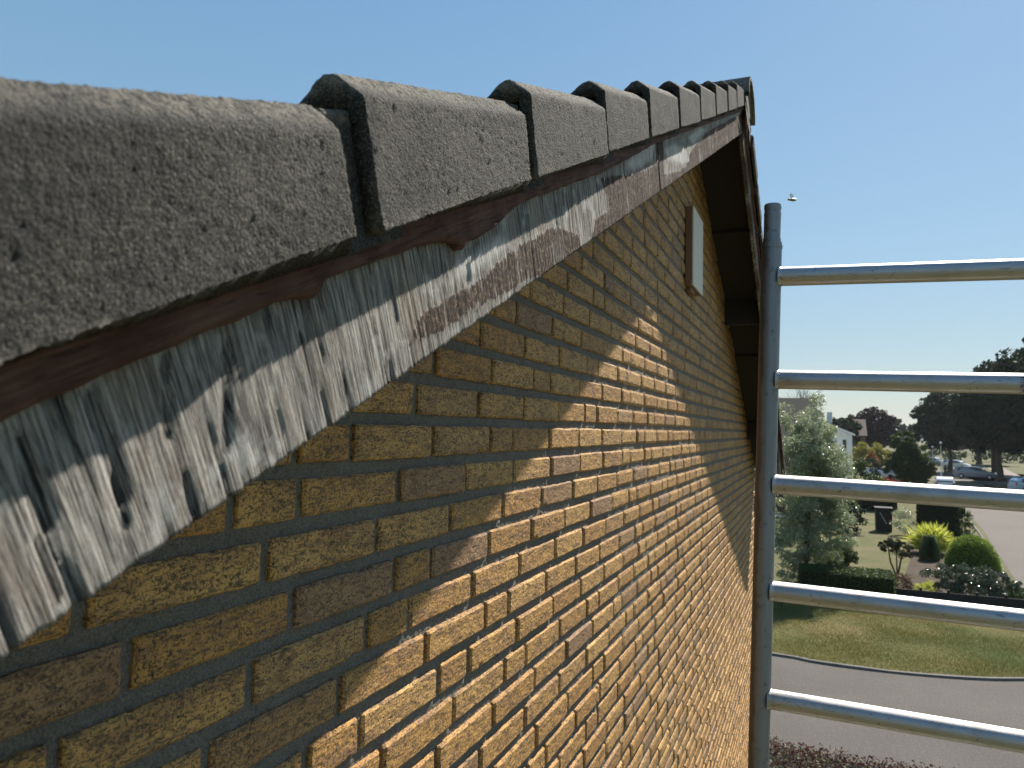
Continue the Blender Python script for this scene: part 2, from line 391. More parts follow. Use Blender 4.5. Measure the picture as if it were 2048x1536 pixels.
# ------------------------------------------------------------------ the house with the gable
TAN = 0.445; YR = 3.46; CX = 0.27
Y0, Y1 = -0.62, 2*YR+0.62
SL = math.atan(TAN)
def roofz(y, off): return H + off + TAN*(y if y < YR else 2*YR-y)
house = empty("brick_house", (-2.0, YR, 0))
tag(house, "yellow brick house with grey concrete verge tiles and peeling barge board seen close up", "house")
hinv = Matrix.Translation((2.0, -YR, 0))
def hpart(name, me, mat, M=None, parent=None):
    o = link(name, me, mat)
    o.parent = parent or house
    M = M or Matrix.Identity(4)
    if parent is None: o.matrix_parent_inverse = hinv
    o.matrix_basis = M
    return o

# brick courses. Measured cross joints of the rows nearest the eye: (first joint y, list of half-brick steps)
HL = 0.11; Z0 = 0.0074; CH = 0.0627
ROWS = {-4: (1.372, [0, 2, 4]), -3: (1.205, [0, 2, 4, 6, 7]), -2: (1.034, [0, 2, 4, 5, 7]), -1: (0.981, [0, 2, 4, 6, 8, 9]),
        0: (0.815, [0, 2, 4, 5, 7, 9, 11]), 1: (0.717, [0, 2, 4, 6, 8, 10, 12, 14, 15]), 2: (0.662, [-2, 0, 2, 4, 6, 8, 10, 12, 14, 16]),
        3: (0.490, [0, 2, 4, 5, 7, 9, 11, 13, 15, 17, 18]), 4: (0.425, [0, 2, 4, 5, 7, 9, 11, 13, 15]), 5: (0.587, [0, 2, 4, 6, 7, 9]),
        6: (0.855, [0, 2, 3, 5, 7]), 7: (1.130, [0, 2, 3, 5]), 8: (1.072, [0, 2, 4, 6]), 9: (1.241, [0, 2, 4, 6])}
WALL_OFF = -0.0125
def make_wall():
    mb = {'near': [], 'mid': [], 'far': []}
    k_lo = -int((roofz(YR, WALL_OFF)-H)/CH)-2; k_hi = int(H/CH)+2
    rr = random.Random(3)
    for k in range(k_lo, k_hi):
        zt = H+Z0-k*CH; zb = zt-CH
        if zb < 0.0: zb = 0.0
        if zt <= 0.02: continue
        if k in ROWS:
            a, st = ROWS[k]; js = [a+s*HL for s in st]
        else:
            js = [0.4+rr.random()*0.22]
        run = rr.randint(1, 4)
        while js[-1] < Y1-0.12:
            if run <= 0: js.append(js[-1]+HL); run = rr.randint(2, 5)
            else: js.append(js[-1]+2*HL); run -= 1
        while js[0] > Y0+0.12:
            js.insert(0, js[0]-(2*HL if rr.random() > 0.18 else HL))
        for a, b in zip(js[:-1], js[1:]):
            if zb > roofz((a+b)/2, WALL_OFF)+0.03: continue
            jit = rr.uniform(-0.001, 0.001)
            g = 0.0066+rr.uniform(-0.0008, 0.001)
            gz = 0.0083+rr.uniform(-0.0006, 0.001)
            zc = (zt+zb)/2-H
            key = 'near' if (a < 2.1 and zc > -1.15 and zc < 0.7 and a > 0.0) else ('mid' if a < 4.2 and zc > -2.5 else 'far')
            mb[key].append((a+g, b-g, zb+gz, zt-gz+jit, rr.uniform(-0.0022, 0.0016), rr.random(), rr.random(), rr.random(), rr.uniform(-0.002, 0.002)))
    Vs = []; Fs = []; Cs = []; n0 = 0
    for key, (nu, nv) in {'near': (50, 14), 'mid': (16, 6), 'far': (4, 3)}.items():
        B = np.array(mb[key]);  nb = len(B)
        if not nb: continue
        if key == 'far':
            us = np.array([0, 0.02, 0.5, 0.98, 1]); vs = np.array([0, 0.06, 0.94, 1]); nu, nv = 4, 3
        else:
            us = np.linspace(0, 1, nu+1); vs = np.linspace(0, 1, nv+1)
        U, Vv = np.meshgrid(us, vs, indexing='ij'); U = U.ravel(); Vv = Vv.ravel()
        a, b, z0, z1, dx, r1, r2, r3, tl = [B[:, i][:, None] for i in range(9)]
        Y = a+(b-a)*U; Z = z0+(z1-z0)*Vv
        eu = np.minimum(U*(b-a), (1-U)*(b-a)); ev = np.minimum(Vv*(z1-z0), (1-Vv)*(z1-z0))
        P = np.stack([np.repeat(r3*50, len(U), 1), Y, Z], 2).reshape(-1, 3)
        ne = fbm(P, 55, 3, 3).reshape(Y.shape)
        rad = 0.0028+0.0022*np.clip(ne, 0, 1)
        def rnd_(e): 
            t = np.clip(e/rad, 0, 1); return rad*(1-np.sqrt(np.clip(1-(1-t)**2, 0, 1)))
        X = dx - rnd_(eu) - rnd_(ev)
        if key != 'far':
            X = X + 0.0010*fbm(P*np.array([1, 1, 2.2]), 60, 9, 4).reshape(Y.shape)
            X = X + (0.00055*vnoise(P*np.array([1, 1, 1.7]), 330, 5)).reshape(Y.shape)
            # broken corners
            chip = np.clip(fbm(P, 18, 31, 2).reshape(Y.shape)-0.55, 0, 1)*np.clip(1-np.minimum(eu, ev)/0.010, 0, 1)
            X = X - chip*0.05
            # wavy arrises
            onu = (U == 0)|(U == 1); onv = (Vv == 0)|(Vv == 1)
            w = 0.0016*fbm(P, 40, 77, 3).reshape(Y.shape)
            Z = Z + np.where(ev < 0.004, w, 0); Y = Y + np.where(eu < 0.004, w, 0)
        top = np.array([0.0]); RZ = np.where(Y < YR, H+WALL_OFF+TAN*Y, H+WALL_OFF+TAN*(2*YR-Y)); Z = np.minimum(Z, RZ)
        V = np.stack([X, Y, Z], 2)                       # nb, nP, 3
        # border ring pushed back into the wall
        idx = np.arange((nu+1)*(nv+1)).reshape(nu+1, nv+1)
        ring = np.concatenate([idx[:-1, 0], idx[-1, :-1], idx[:0:-1, -1], idx[0, :0:-1]])
        back = V[:, ring].copy(); back[:, :, 0] = -0.02
        VV = np.concatenate([V, back], 1); npb = VV.shape[1]
        q = np.stack([idx[:-1, :-1].ravel(), idx[1:, :-1].ravel(), idx[1:, 1:].ravel(), idx[:-1, 1:].ravel()], 1)
        nr = len(ring); i = np.arange(nr); j = (i+1) % nr; base = (nu+1)*(nv+1)
        q2 = np.stack([ring[i], base+i, base+j, ring[j]], 1)
        q = np.vstack([q, q2])
        F = (q[None]+(np.arange(nb)*npb)[:, None, None]).reshape(-1, 4)+n0
        Vs.append(VV.reshape(-1, 3)); Fs.append(F); n0 += nb*npb
        Cs.append(np.repeat(np.stack([r1[:, 0], r2[:, 0], r3[:, 0]], 1)[:, None], npb, 1).reshape(-1, 3))
    me = mesh_np("bricks", np.vstack(Vs), np.vstack(Fs), False)
    attr(me, "tone", np.vstack(Cs))
    me.materials.append(M_BRICK)
    # shade smooth on the front only
    return me
wall_me = make_wall()
wm = MB()
# inner leaf (keeps light out) as part of the wall
TH = 5.0
pts = [(Y0+0.02, 0), (Y1-0.02, 0), (Y1-0.02, roofz(Y1, WALL_OFF)), (YR, roofz(YR, WALL_OFF)), (Y0+0.02, roofz(Y0, WALL_OFF))]
V = [(-0.03, y, z) for y, z in pts]+[(-TH, y, z) for y, z in pts]
wall = hpart("wall", wall_me, M_BRICK)
n5 = 5
me = bpy.data.meshes.new("wall_core")
me.from_pydata(V, [], [tuple(range(5)), tuple(range(9, 4, -1))]+[(i, i+5, (i+1) % 5+5, (i+1) % 5) for i in range(5)]); me.update()
core = hpart("inner_wall", me, M_MORT)
# mortar bed, rough, recessed a few mm behind the brick faces
def mortar_sheet(y0, y1, z0, z1, step, x=-0.0068, hole=None):
    ny = int((y1-y0)/step)+1; nz = int((z1-z0)/step)+1
    yy = np.linspace(y0, y1, ny); zz = np.linspace(z0, z1, nz)
    Y, Z = np.meshgrid(yy, zz, indexing='ij'); Y = Y.ravel(); Z = Z.ravel()
    RZ = np.where(Y < YR, H+WALL_OFF+TAN*Y, H+WALL_OFF+TAN*(2*YR-Y)); Zc = np.minimum(Z, RZ)
    P = np.stack([np.zeros_like(Y), Y, Zc], 1)
    X = x+0.0026*fbm(P, 190, 8, 2)+0.0014*fbm(P, 12, 18, 2)
    i = np.arange(ny*nz).reshape(ny, nz)
    q = np.stack([i[:-1, :-1].ravel(), i[1:, :-1].ravel(), i[1:, 1:].ravel(), i[:-1, 1:].ravel()], 1)
    keep = (Z[q] < RZ[q]).any(1)
    return np.stack([X, Y, Zc], 1), q[keep]
a, fa = mortar_sheet(0.05, 2.3, H-1.1, H+1.05, 0.003)
b1, fb1 = mortar_sheet(2.3, Y1-0.02, H-1.1, H+1.6, 0.03)
b2, fb2 = mortar_sheet(Y0+0.02, Y1-0.02, 0, H-1.1, 0.05)
b3, fb3 = mortar_sheet(Y0+0.02, 0.05, H-1.1, H+0.1, 0.03)
mm = MB(); mm.add(a, fa); mm.add(b1, fb1); mm.add(b2, fb2); mm.add(b3, fb3)
mort = hpart("mortar", mm.mesh("mortar", True), M_MORT, parent=wall)

# roof deck, boards and verge -------------------------------------------------
rx0 = -6.0
def slopebox(y0, y1, x0, x1, o0, o1, far=False):
    """a slab following the roof between offsets o0 and o1 (vertical)"""
    V = []
    for y in (y0, y1):
        zb = H+TAN*y
        for x, o in ((x0, o0), (x1, o0), (x1, o1), (x0, o1)):
            V.append((x, (2*YR-y) if far else y, zb+o))
    F = [(0, 1, 5, 4), (1, 2, 6, 5), (2, 3, 7, 6), (3, 0, 4, 7), (3, 2, 1, 0), (4, 5, 6, 7)]
    return np.array(V), F
roofmb = MB()
# field of interlocking tiles: corrugated sheet with lapped courses, both slopes
def field(far):
    nx = 220; xs = np.linspace(rx0, 0.215, nx)
    V = []; courses = []
    y = -0.78; 
    prof = 0.008*np.abs(np.sin((xs+0.03)*math.pi/0.30))**0.7
    rows = []
    while y < YR-0.02:
        ya, yb = y, min(y+0.3085, YR)
        rows.append(np.stack([xs, np.full(nx, ya), H+0.004+TAN*ya+prof+0.012], 1))
        rows.append(np.stack([xs, np.full(nx, yb), H+0.004+TAN*yb+prof+0.001], 1))
        y += 0.3085
    P = np.vstack(rows); 
    if far: P[:, 1] = 2*YR-P[:, 1]
    m = len(rows); i = np.arange(m*nx).reshape(m, nx)
    q = np.stack([i[:-1, :-1].ravel(), i[:-1, 1:].ravel(), i[1:, 1:].ravel(), i[1:, :-1].ravel()], 1)
    return P, q
for far in (False, True):
    P, q = field(far); roofmb.add(P, q)
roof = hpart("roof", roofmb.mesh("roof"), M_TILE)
dk = MB()
for far in (False, True):
    V, F = slopebox(-0.72, YR, rx0, 0.222, -0.012, 0.001, far); dk.add(V, F)
deck = hpart("soffit_boards", dk.mesh("soffit_boards"), M_SOFF)
# purlins sticking out under the boards
pu = []
for yy in (-0.35, 1.30, 2*YR-1.30-0.6, 2*YR-0.2):
    b = MB(); z = roofz(yy, WALL_OFF-0.07)
    b.box((0.11, yy, z), (0.216, 0.07, 0.15)); 
    if yy > YR: pu.append(hpart("purlin", b.mesh("purlin"), M_SOFF))
# soffit cross battens and the dark lining on the far slope
for yy in np.arange(YR+0.9, 2*YR+0.5, 1.3):
    b = MB(); V, F = slopebox(2*YR-yy-0.03, 2*YR-yy+0.03, 0.0, 0.221, -0.035, -0.0125, True); b.add(V, F)
    hpart("soffit_batten", b.mesh("soffit_batten"), M_SOFF)

def inpoly(x, y, poly):
    c = np.zeros(len(x), bool); n = len(poly)
    for i in range(n):
        x1, y1 = poly[i]; x2, y2 = poly[(i+1) % n]
        cond = ((y1 > y) != (y2 > y)) & (x < (x2-x1)*(y-y1)/(y2-y1+1e-12)+x1)
        c ^= cond
    return c
BROWN = [[(0.52, 0.024), (0.559, 0.043), (0.67, 0.041), (0.775, 0.055), (0.894, 0.053), (0.991, 0.024), (1.016, -0.004), (0.959, -0.013), (0.808, 0.005), (0.671, 0.013), (0.588, 0.015)],
         [(1.10, 0.092), (1.264, 0.074), (1.34, 0.069), (1.50, 0.066), (1.60, 0.060), (1.66, -0.03), (1.29, -0.03), (1.054, -0.01), (1.078, 0.028), (1.15, 0.031)],
         [(1.60, 0.035), (1.78, 0.020), (1.90, 0.022), (1.98, 0.050), (2.05, 0.062), (2.30, 0.085), (3.6, 0.095), (3.6, -0.05), (1.60, -0.05)],
         [(1.52, 0.12), (1.60, 0.12), (1.61, 0.02), (1.54, 0.02)]]
WHITE = [[(1.618, 0.087), (1.721, 0.092), (1.914, 0.063), (1.963, 0.027), (1.862, 0.030), (1.66, 0.06)],
         [(1.263, 0.094), (1.47, 0.115), (1.52, 0.115), (1.496, 0.08), (1.34, 0.074)],
         [(1.936, 0.092), (2.158, 0.105), (2.262, 0.09), (2.021, 0.066)],
         [(0.60, 0.055), (0.66, 0.052), (0.75, 0.062), (0.72, 0.075), (0.62, 0.068)]]
KNOT = [(0.247, 0.095, 0.268, 0.036, .0035), (0.331, 0.090, 0.334, 0.030, .004), (0.288, 0.097, 0.293, 0.056, .0035), (0.262, 0.050, 0.270, 0.022, .0018),
        (0.641, 0.060, 0.643, 0.046, .0045), (0.215, 0.09, 0.230, 0.045, .0028), (0.305, 0.03, 0.312, 0.0, .002), (0.225, 0.04, 0.236, 0.01, .0015)]
def make_board(s0, s1, seed, step=0.0025, far=False):
    """weathered plywood strip; local x = thickness, y along the slope, z across"""
    hb = 0.135; n1 = int((s1-s0)/step)+1; nz = 48
    ss = np.linspace(s0, s1, n1); tt = np.linspace(0, 1, nz+1)
    Sg, T = np.meshgrid(ss, tt, indexing='ij'); Sg = Sg.ravel(); T = T.ravel()
    P1 = np.stack([Sg, np.zeros_like(Sg), np.full_like(Sg, seed)], 1)
    rag = 0.0012*fbm(P1, 90, 4, 4)+0.0012*np.abs(vnoise(P1, 260, 9))
    t = rag+(hb-rag)*T
    yy = Sg*math.cos(SL)-t*math.sin(SL)         # global y (relative to the board's bottom line)
    hv = t/math.cos(SL)                          # vertical height above the bottom line
    P = np.stack([Sg, t*0.06, np.full_like(Sg, seed)], 1)
    X = 0.0008*fbm(P, 420, 21, 3)+0.0004*fbm(P, 60, 5, 3)
    # deep weathering grooves
    gr = fbm(np.stack([Sg, t*0.04, np.full_like(Sg, seed+9)], 1), 240, 41, 2)
    groove = np.clip((gr-0.46)*7, 0, 1)*np.clip(1.6-yy*1.2, 0.15, 1)
    X -= 0.0013*groove
    brown = np.zeros(len(Sg)); white = np.zeros(len(Sg)); dk_ = np.clip(groove*0.9, 0, 1)
    if not far:
        for b_ in BROWN: brown = np.maximum(brown, inpoly(yy, hv, b_).astype(float)*np.where(yy > 1.6, 0.72, 0.80))
        for w_ in WHITE:
            m = inpoly(yy, hv, w_); white = np.maximum(white, m.astype(float)*0.85); brown[m] = 0
        for (ya, ha, yb, hb_, r) in KNOT:
            L = np.hypot(yb-ya, hb_-ha); u = np.clip(((yy-ya)*(yb-ya)+(hv-ha)*(hb_-ha))/L**2, 0, 1)
            d = np.hypot(yy-(ya+u*(yb-ya)), hv-(ha+u*(hb_-ha)))
            m = np.clip(1.6-d/(r*0.8), 0, 1)*0.95; dk_ = np.maximum(dk_, m); X -= 0.0016*m
        X += 0.0005*brown
    else: brown[:] = 0.6+0.4*fbm(P*3, 3, 7, 3)
    if not far:
        wn_ = fbm(np.stack([Sg, t*0.35, np.full_like(Sg, seed+3)], 1), 22, 91, 4)
        brown = brown*np.clip(1.05+0.6*wn_, 0.4, 1.15)
    # soften masks along the grid
    def soft(a):
        A = a.reshape(n1, nz+1); 
        for _ in range(2):
            A = (A+np.roll(A, 1, 0)+np.roll(A, -1, 0))/3; B = A.copy(); B[:, 1:-1] = (A[:, :-2]+A[:, 1:-1]+A[:, 2:])/3; A = B
        return A.ravel()
    brown = soft(brown); white = soft(white)
    V = np.stack([X, Sg, t], 1)
    idx = np.arange(n1*(nz+1)).reshape(n1, nz+1)
    ring = np.concatenate([idx[:-1, 0], idx[-1, :-1], idx[:0:-1, -1], idx[0, :0:-1]])
    back = V[ring].copy(); back[:, 0] = -0.018
    q = np.stack([idx[:-1, :-1].ravel(), idx[1:, :-1].ravel(), idx[1:, 1:].ravel(), idx[:-1, 1:].ravel()], 1)
    nr = len(ring); i = np.arange(nr); j = (i+1) % nr
    q2 = np.stack([ring[i], len(V)+i, len(V)+j, ring[j]], 1)
    nb = len(V)+nr
    VV = np.vstack([V, back]); F = np.vstack([q, q2])
    # back cover
    me = mesh_np("barge_board", VV, F, True)
    attr(me, "paint", np.vstack([np.stack([brown, dk_, white], 1), np.stack([brown, dk_, white], 1)[ring]]))
    return me
RX = Matrix.Rotation(SL, 4, 'X')
MIR = Matrix.Translation((0, 2*YR, 0)) @ Matrix.Scale(-1, 4, (0, 1, 0))
MB0 = Matrix.Translation((0.24, 0, H-0.194)) @ RX
cut = 1.578/math.cos(SL)
bo1 = hpart("barge_board", make_board(-0.85, cut-0.0015, 1.0), M_PLY, MB0)
bo1["label"] = "grey weathered board with flaking brown paint"
bo2 = hpart("barge_board", make_board(cut+0.0015, (YR+0.02)/math.cos(SL)-0.02, 2.0), M_PLY, Matrix.Translation((0.0012, 0, 0)) @ MB0)
bo2["label"] = "brown painted board with white bare patches"
bo3 = hpart("barge_board", make_board(-0.72, (YR-0.03)/math.cos(SL), 3.0, 0.02, True), M_PLY, MIR @ MB0)

STRIPB = [(-0.9, 0.101), (0.198, 0.101), (0.241, 0.103), (0.267, 0.104), (0.298, 0.104), (0.359, 0.104), (0.378, 0.102), (0.390, 0.099), (0.399, 0.098), (0.405, 0.105), (0.43, 0.106), (0.535, 0.102), (0.58, 0.098),
          (0.600, 0.090), (0.606, 0.084), (0.616, 0.081), (0.62, 0.086), (0.641, 0.086), (0.689, 0.090), (0.757, 0.104), (1.102, 0.098), (1.461, 0.110), (1.822, 0.111), (3.234, 0.105), (3.6, 0.105)]
STW = [(1.30, 0.55), (1.42, 0.9), (1.5, 0.2), (1.7, 0.2), (1.95, 0.7), (2.2, 0.9), (2.5, 0.3), (2.7, 0.8), (3.1, 0.9), (3.6, 0.8)]
def make_strip(y0, y1, step, far=False):
    n1 = int((y1-y0)/step)+1; yy = np.linspace(y0, y1, n1)
    sb = np.array(STRIPB); lo = np.interp(yy, sb[:, 0], sb[:, 1])
    P1 = np.stack([yy, yy*0, yy*0], 1)
    lo = lo+0.0018*fbm(P1, 60, 3, 4)
    if far: lo[:] = 0.106
    hi = 0.185
    nz = 22; T = np.linspace(0, 1, nz+1)
    Y, TT = np.meshgrid(yy, T, indexing='ij'); L = np.repeat(lo[:, None], nz+1, 1)
    hv = L+(hi-L)*TT
    z = -0.194+TAN*Y+hv
    P = np.stack([Y.ravel()*0.10, hv.ravel(), Y.ravel()*0], 1)
    X = 0.0105+0.0009*fbm(P, 260, 8, 3)+0.0012*fbm(np.stack([Y.ravel(), hv.ravel()*2, Y.ravel()*0], 1), 14, 2, 3)
    X = X.reshape(Y.shape); X -= 0.004*np.clip(1-(TT*(hi-L))/0.0025, 0, 1)**2
    V = np.stack([X.ravel(), Y.ravel(), z.ravel()], 1)
    idx = np.arange(n1*(nz+1)).reshape(n1, nz+1)
    q = np.stack([idx[:-1, :-1].ravel(), idx[1:, :-1].ravel(), idx[1:, 1:].ravel(), idx[:-1, 1:].ravel()], 1)
    ring = np.concatenate([idx[:-1, 0], idx[-1, :-1], idx[:0:-1, -1], idx[0, :0:-1]])
    back = V[ring].copy(); back[:, 0] = 0.0008
    nr = len(ring); i = np.arange(nr); j = (i+1) % nr
    me = mesh_np("fascia_strip", np.vstack([V, back]), np.vstack([q, np.stack([ring[i], len(V)+i, len(V)+j, ring[j]], 1)]), True)
    wv = np.interp(Y.ravel(), [a_[0] for a_ in STW], [a_[1] for a_ in STW], left=0)
    if far: wv = wv*0
    wv = wv*0.42
    c = np.stack([wv, wv, wv], 1); attr(me, "paint", np.vstack([c, c[ring]]))
    return me
hpart("fascia_strip", make_strip(-0.85, YR-0.03, 0.003), M_BW, Matrix.Translation((0.24, 0, H)))
hpart("fascia_strip", make_strip(-0.72, YR-0.04, 0.02, True), M_BW, MIR @ Matrix.Translation((0.24, 0, H)))

# verge tiles -------------------------------------------------------------------
def catmull(P, step):
    P = np.array(P, float); out = []
    Q = np.vstack([2*P[0]-P[1], P, 2*P[-1]-P[-2]])
    for i in range(1, len(Q)-2):
        n = max(1, int(np.linalg.norm(Q[i+1]-Q[i])/step))
        for t in np.arange(n)/n:
            out.append(0.5*((2*Q[i])+(-Q[i-1]+Q[i+1])*t+(2*Q[i-1]-5*Q[i]+4*Q[i+1]-Q[i+2])*t*t+(-Q[i-1]+3*Q[i]-3*Q[i+1]+Q[i+2])*t**3))
    out.append(P[-1]); return np.array(out)
def tile_mesh(step, seed, amp=1.0, L1=0.318):
    hs = 0.088
    top = [(0.0, hs-0.016), (0.0, hs-0.004), (-0.0006, hs-0.0010), (-0.0026, hs+0.0012), (-0.0090, hs+0.0066), (-0.0165, hs+0.0126), (-0.0215, hs+0.0152), (-0.032, hs+0.0135), (-0.046, hs+0.004),
           (-0.062, hs-0.007), (-0.078, hs-0.013)]
    nsk = max(3, int(0.07/step))
    skirt = [(0.0, 0.0+(hs-0.016)*i/nsk) for i in range(nsk)]
    pr = np.vstack([np.array(skirt), catmull(top, step)])
    d = np.gradient(pr, axis=0); d /= np.linalg.norm(d, axis=1)[:, None]+1e-9
    nrm = np.stack([d[:, 1], -d[:, 0]], 1)          # outward
    th = 0.0125
    inn = pr.copy(); ax = -pr[:, 0]
    inn[:, 0] = np.minimum(pr[:, 0], -th)
    crown = (np.arange(len(pr)) >= nsk) & (ax < 0.045)
    inn[crown, 1] = np.minimum(hs-0.0075-0.12*np.maximum(ax[crown]-th, 0), pr[crown, 1]-0.006)
    pan = ax >= 0.045
    inn[pan, 1] = pr[pan, 1]-0.0115
    us = list(np.linspace(0, L1, max(4, int(L1/step))+1)); sec = [0]*len(us)
    us += list(np.linspace(L1, 0.40, max(2, int(0.08/step/2))+1)); sec += [1]*(len(us)-len(sec))
    stations = []
    for u, s in zip(us, sec):
        o = pr.copy(); i_ = inn.copy()
        hfac = 0.045*u
        fr = 1.0
        if s == 0:
            e = min(u, L1-u); r = 0.0035
            ins = 0.0 if e >= r else r*(1-math.sqrt(max(0, 1-(1-e/r)**2)))
            o = o-nrm*ins
            o[:, 1] = np.where(np.arange(len(o)) < nsk, np.maximum(o[:, 1], hfac+ins*0.5), o[:, 1])
        else:
            o[:, 1] = np.minimum(o[:, 1], hs+0.0125); i_[:, 0] = np.minimum(i_[:, 0], -0.024)
            o[:, 0] = np.minimum(o[:, 0], -0.0140)
        lo = hfac
        k = np.arange(len(o)) < nsk
        o[:, 1] = np.where(k, lo+(o[:, 1])*(hs-0.016-lo)/(hs-0.016), o[:, 1])
        i_[:, 1] = np.where(k, lo+(i_[:, 1])*(hs-0.016-lo)/(hs-0.016), i_[:, 1])
        ring = np.vstack([o, i_[::-1]])
        stations.append(np.stack([ring[:, 0], np.full(len(ring), u), ring[:, 1]], 1))
    m = len(stations); n = len(stations[0]); V = np.vstack(stations)
    idx = np.arange(m*n).reshape(m, n); jn = np.roll(idx, -1, 1)
    F = [np.stack([idx[:-1].ravel(), jn[:-1].ravel(), jn[1:].ravel(), idx[1:].ravel()], 1)]
    h = n//2
    for row, flip in ((0, False), (m-1, True)):
        # the thickness face, with two inner rows so that it can be rough
        o = idx[row, :h]; i_ = idx[row, :h-1:-1][:h]
        q = np.stack([o[:-1], i_[:-1], i_[1:], o[1:]], 1)
        F.append(q if not flip else q[:, ::-1])
    me = mesh_np("verge_tile", V, np.vstack(F), True)
    nv = np.zeros(len(V)*3, np.float32); me.vertex_normals.foreach_get("vector", nv); nv = nv.reshape(-1, 3)
    P = V+seed*3.1
    disp = 0.0005*vnoise(P, 330, 1)+0.0006*vnoise(P, 700, 4)+0.0005*fbm(P, 45, 6, 3)+0.0007*fbm(P, 12, 3, 2)
    hole = np.clip(fbm(P, 110, 15, 2)-0.60, 0, 1)*0.006
    low = np.clip(1-V[:, 2]/0.012, 0, 1)
    disp = disp*(1+0.9*low)-hole
    V2 = V+nv*(disp*amp)[:, None]
    me.vertices.foreach_set("co", V2.astype(np.float32).ravel()); me.update()
    return me
TA = math.radians(19.5)
RT = Matrix.Rotation(TA, 4, 'X')
fronts = [-0.80, -0.49, -0.185, 0.120, 0.440, 0.745, 1.040, 1.345, 1.652, 1.968, 2.283, 2.620, 2.945]
fine = {3: tile_mesh(0.0022, 1), 4: tile_mesh(0.0028, 2), 5: tile_mesh(0.004, 3)}
mid_me = [tile_mesh(0.006, 4), tile_mesh(0.006, 5)]
rt = random.Random(5)
for i, y in enumerate(fronts):
    me = fine.get(i, mid_me[i % 2])
    Mt = Matrix.Translation((CX+rt.uniform(-.0015, .0015), y, H-0.064+TAN*y)) @ Matrix.Rotation(TA+rt.uniform(-.004, .004), 4, 'X') @ Matrix.Rotation(rt.uniform(-.006, .006), 4, 'Z') @ Matrix.Diagonal((1, 1, {3: 1.08, 4: 1.04}.get(i, 1.0), 1))
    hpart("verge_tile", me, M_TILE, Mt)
farm = tile_mesh(0.012, 6)
for i in range(13):
    y = 2.93-0.3085*i
    Mt = MIR @ Matrix.Translation((CX+rt.uniform(-.002, .002), y, H-0.064+TAN*y)) @ RT
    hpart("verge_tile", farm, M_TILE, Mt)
# ridge tile: angled cap with a closed end
rb = MB()
prof = [(-0.172, -0.06), (-0.16, -0.02), (-0.12, 0.025), (-0.06, 0.048), (0, 0.055), (0.06, 0.048), (0.12, 0.025), (0.16, -0.02), (0.172, -0.06)]
k = len(prof)
xs_ = list(np.arange(-6.0, 0.30, 0.42)); xs_[-1] = 0.285
zr = roofz(YR, -0.022)
for a_, b_ in zip(xs_[:-1], xs_[1:]):
    V = []
    for x, sc in ((a_, 1.0), (b_+0.04 if b_ < 0.2 else b_, 1.06)):
        V += [(x, YR+p*sc, zr+q*sc) for p, q in prof]
    for x, sc in ((a_, 1.0), (b_+0.04 if b_ < 0.2 else b_, 1.06)):
        V += [(x, YR+p*sc*0.92, zr+q*sc-0.014) for p, q in prof]
    F = [(i, i+1, k+i+1, k+i) for i in range(k-1)]+[(2*k+i, 3*k+i, 3*k+i+1, 2*k+i+1) for i in range(k-1)]
    F += [(k+i, k+i+1, 3*k+i+1, 3*k+i) for i in range(k-1)]+[(i, 2*k+i, 2*k+i+1, i+1) for i in range(k-1)]
    rb.add(V, F)
# closed gable end under the cap
V = [(0.268, YR+p*0.97, zr+q*0.97-0.005) for p, q in prof]+[(0.255, YR+p*0.97, zr+q*0.97-0.005) for p, q in prof]
rb.add(V, [(i, i+1, k+i+1, k+i) for i in range(k-1)])
V = [(0.268, YR+p*0.97, zr+q*0.97-0.005) for p, q in prof]+[(0.268, YR, zr-0.10)]
rb.add(V, [(i, i+1, k) for i in range(k-1)])
rb.add([(0.268, YR-0.18, zr-0.10), (0.268, YR+0.18, zr-0.10), (0.268, YR+0.05, zr-0.15), (0.268, YR-0.05, zr-0.15)], [(0, 3, 2, 1)])
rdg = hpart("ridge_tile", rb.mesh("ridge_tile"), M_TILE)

# timber block fixed on the wall
blk = empty("wooden_block", (0.0, 3.55, H+0.655))
tag(blk, "narrow upright wooden block with pale painted face fixed high on the brick gable", "wooden block")
b = MB(); b.box((0.016, 0, 0.18), (0.030, 0.30, 0.36)); o = b.build("timber_core", M_BLKSIDE, blk); bevel(o, 0.002)
b = MB(); b.box((0.0345, 0, 0.18), (0.007, 0.300, 0.36)); o = b.build("painted_face", M_GREYW, blk); bevel(o, 0.0015)
b = MB(); b.box((0.010, -0.05, -0.012), (0.02, 0.12, 0.022)); b.build("bottom_packer", M_BLKSIDE, blk)

# ------------------------------------------------------------------ scaffold frame
sc = empty("scaffold_frame", (0.4015, 2.05, H-1.2)); sc.rotation_euler = (0, math.radians(1.35), 0)
tag(sc, "grey aluminium ladder frame of a scaffold tower standing beside the gable wall", "scaffold frame")
def place(x, z): return x, z
TOPZ = 1.2+0.495
b = MB(); b.lathe([(0.0256, -4.1), (0.0256, TOPZ-0.01), (0.0250, TOPZ), (0.0225, TOPZ), (0.0225, TOPZ-0.03)], n=48)
po = autosmooth(b.build("post", M_POST, sc))
b = MB(); b.lathe([(0.0223, TOPZ-0.02), (0.0223, TOPZ+0.002), (0.0228, TOPZ+0.008), (0.0212, TOPZ+0.012), (0.0212, TOPZ+0.071), (0.0219, TOPZ+0.076), (0.0206, TOPZ+0.080), (0.0206, TOPZ+0.086), (0.0216, TOPZ+0.089), (0.0216, TOPZ+0.098), (0.0200, TOPZ+0.101), (0.0185, TOPZ+0.101), (0.0185, TOPZ+0.02)], n=48)
autosmooth(b.build("spigot", M_POST, sc))
b = MB(); b.lathe([(0.0268, TOPZ-0.016), (0.0272, TOPZ-0.012), (0.0268, TOPZ-0.008)], n=48); b.build("collar", M_POST, sc, True)
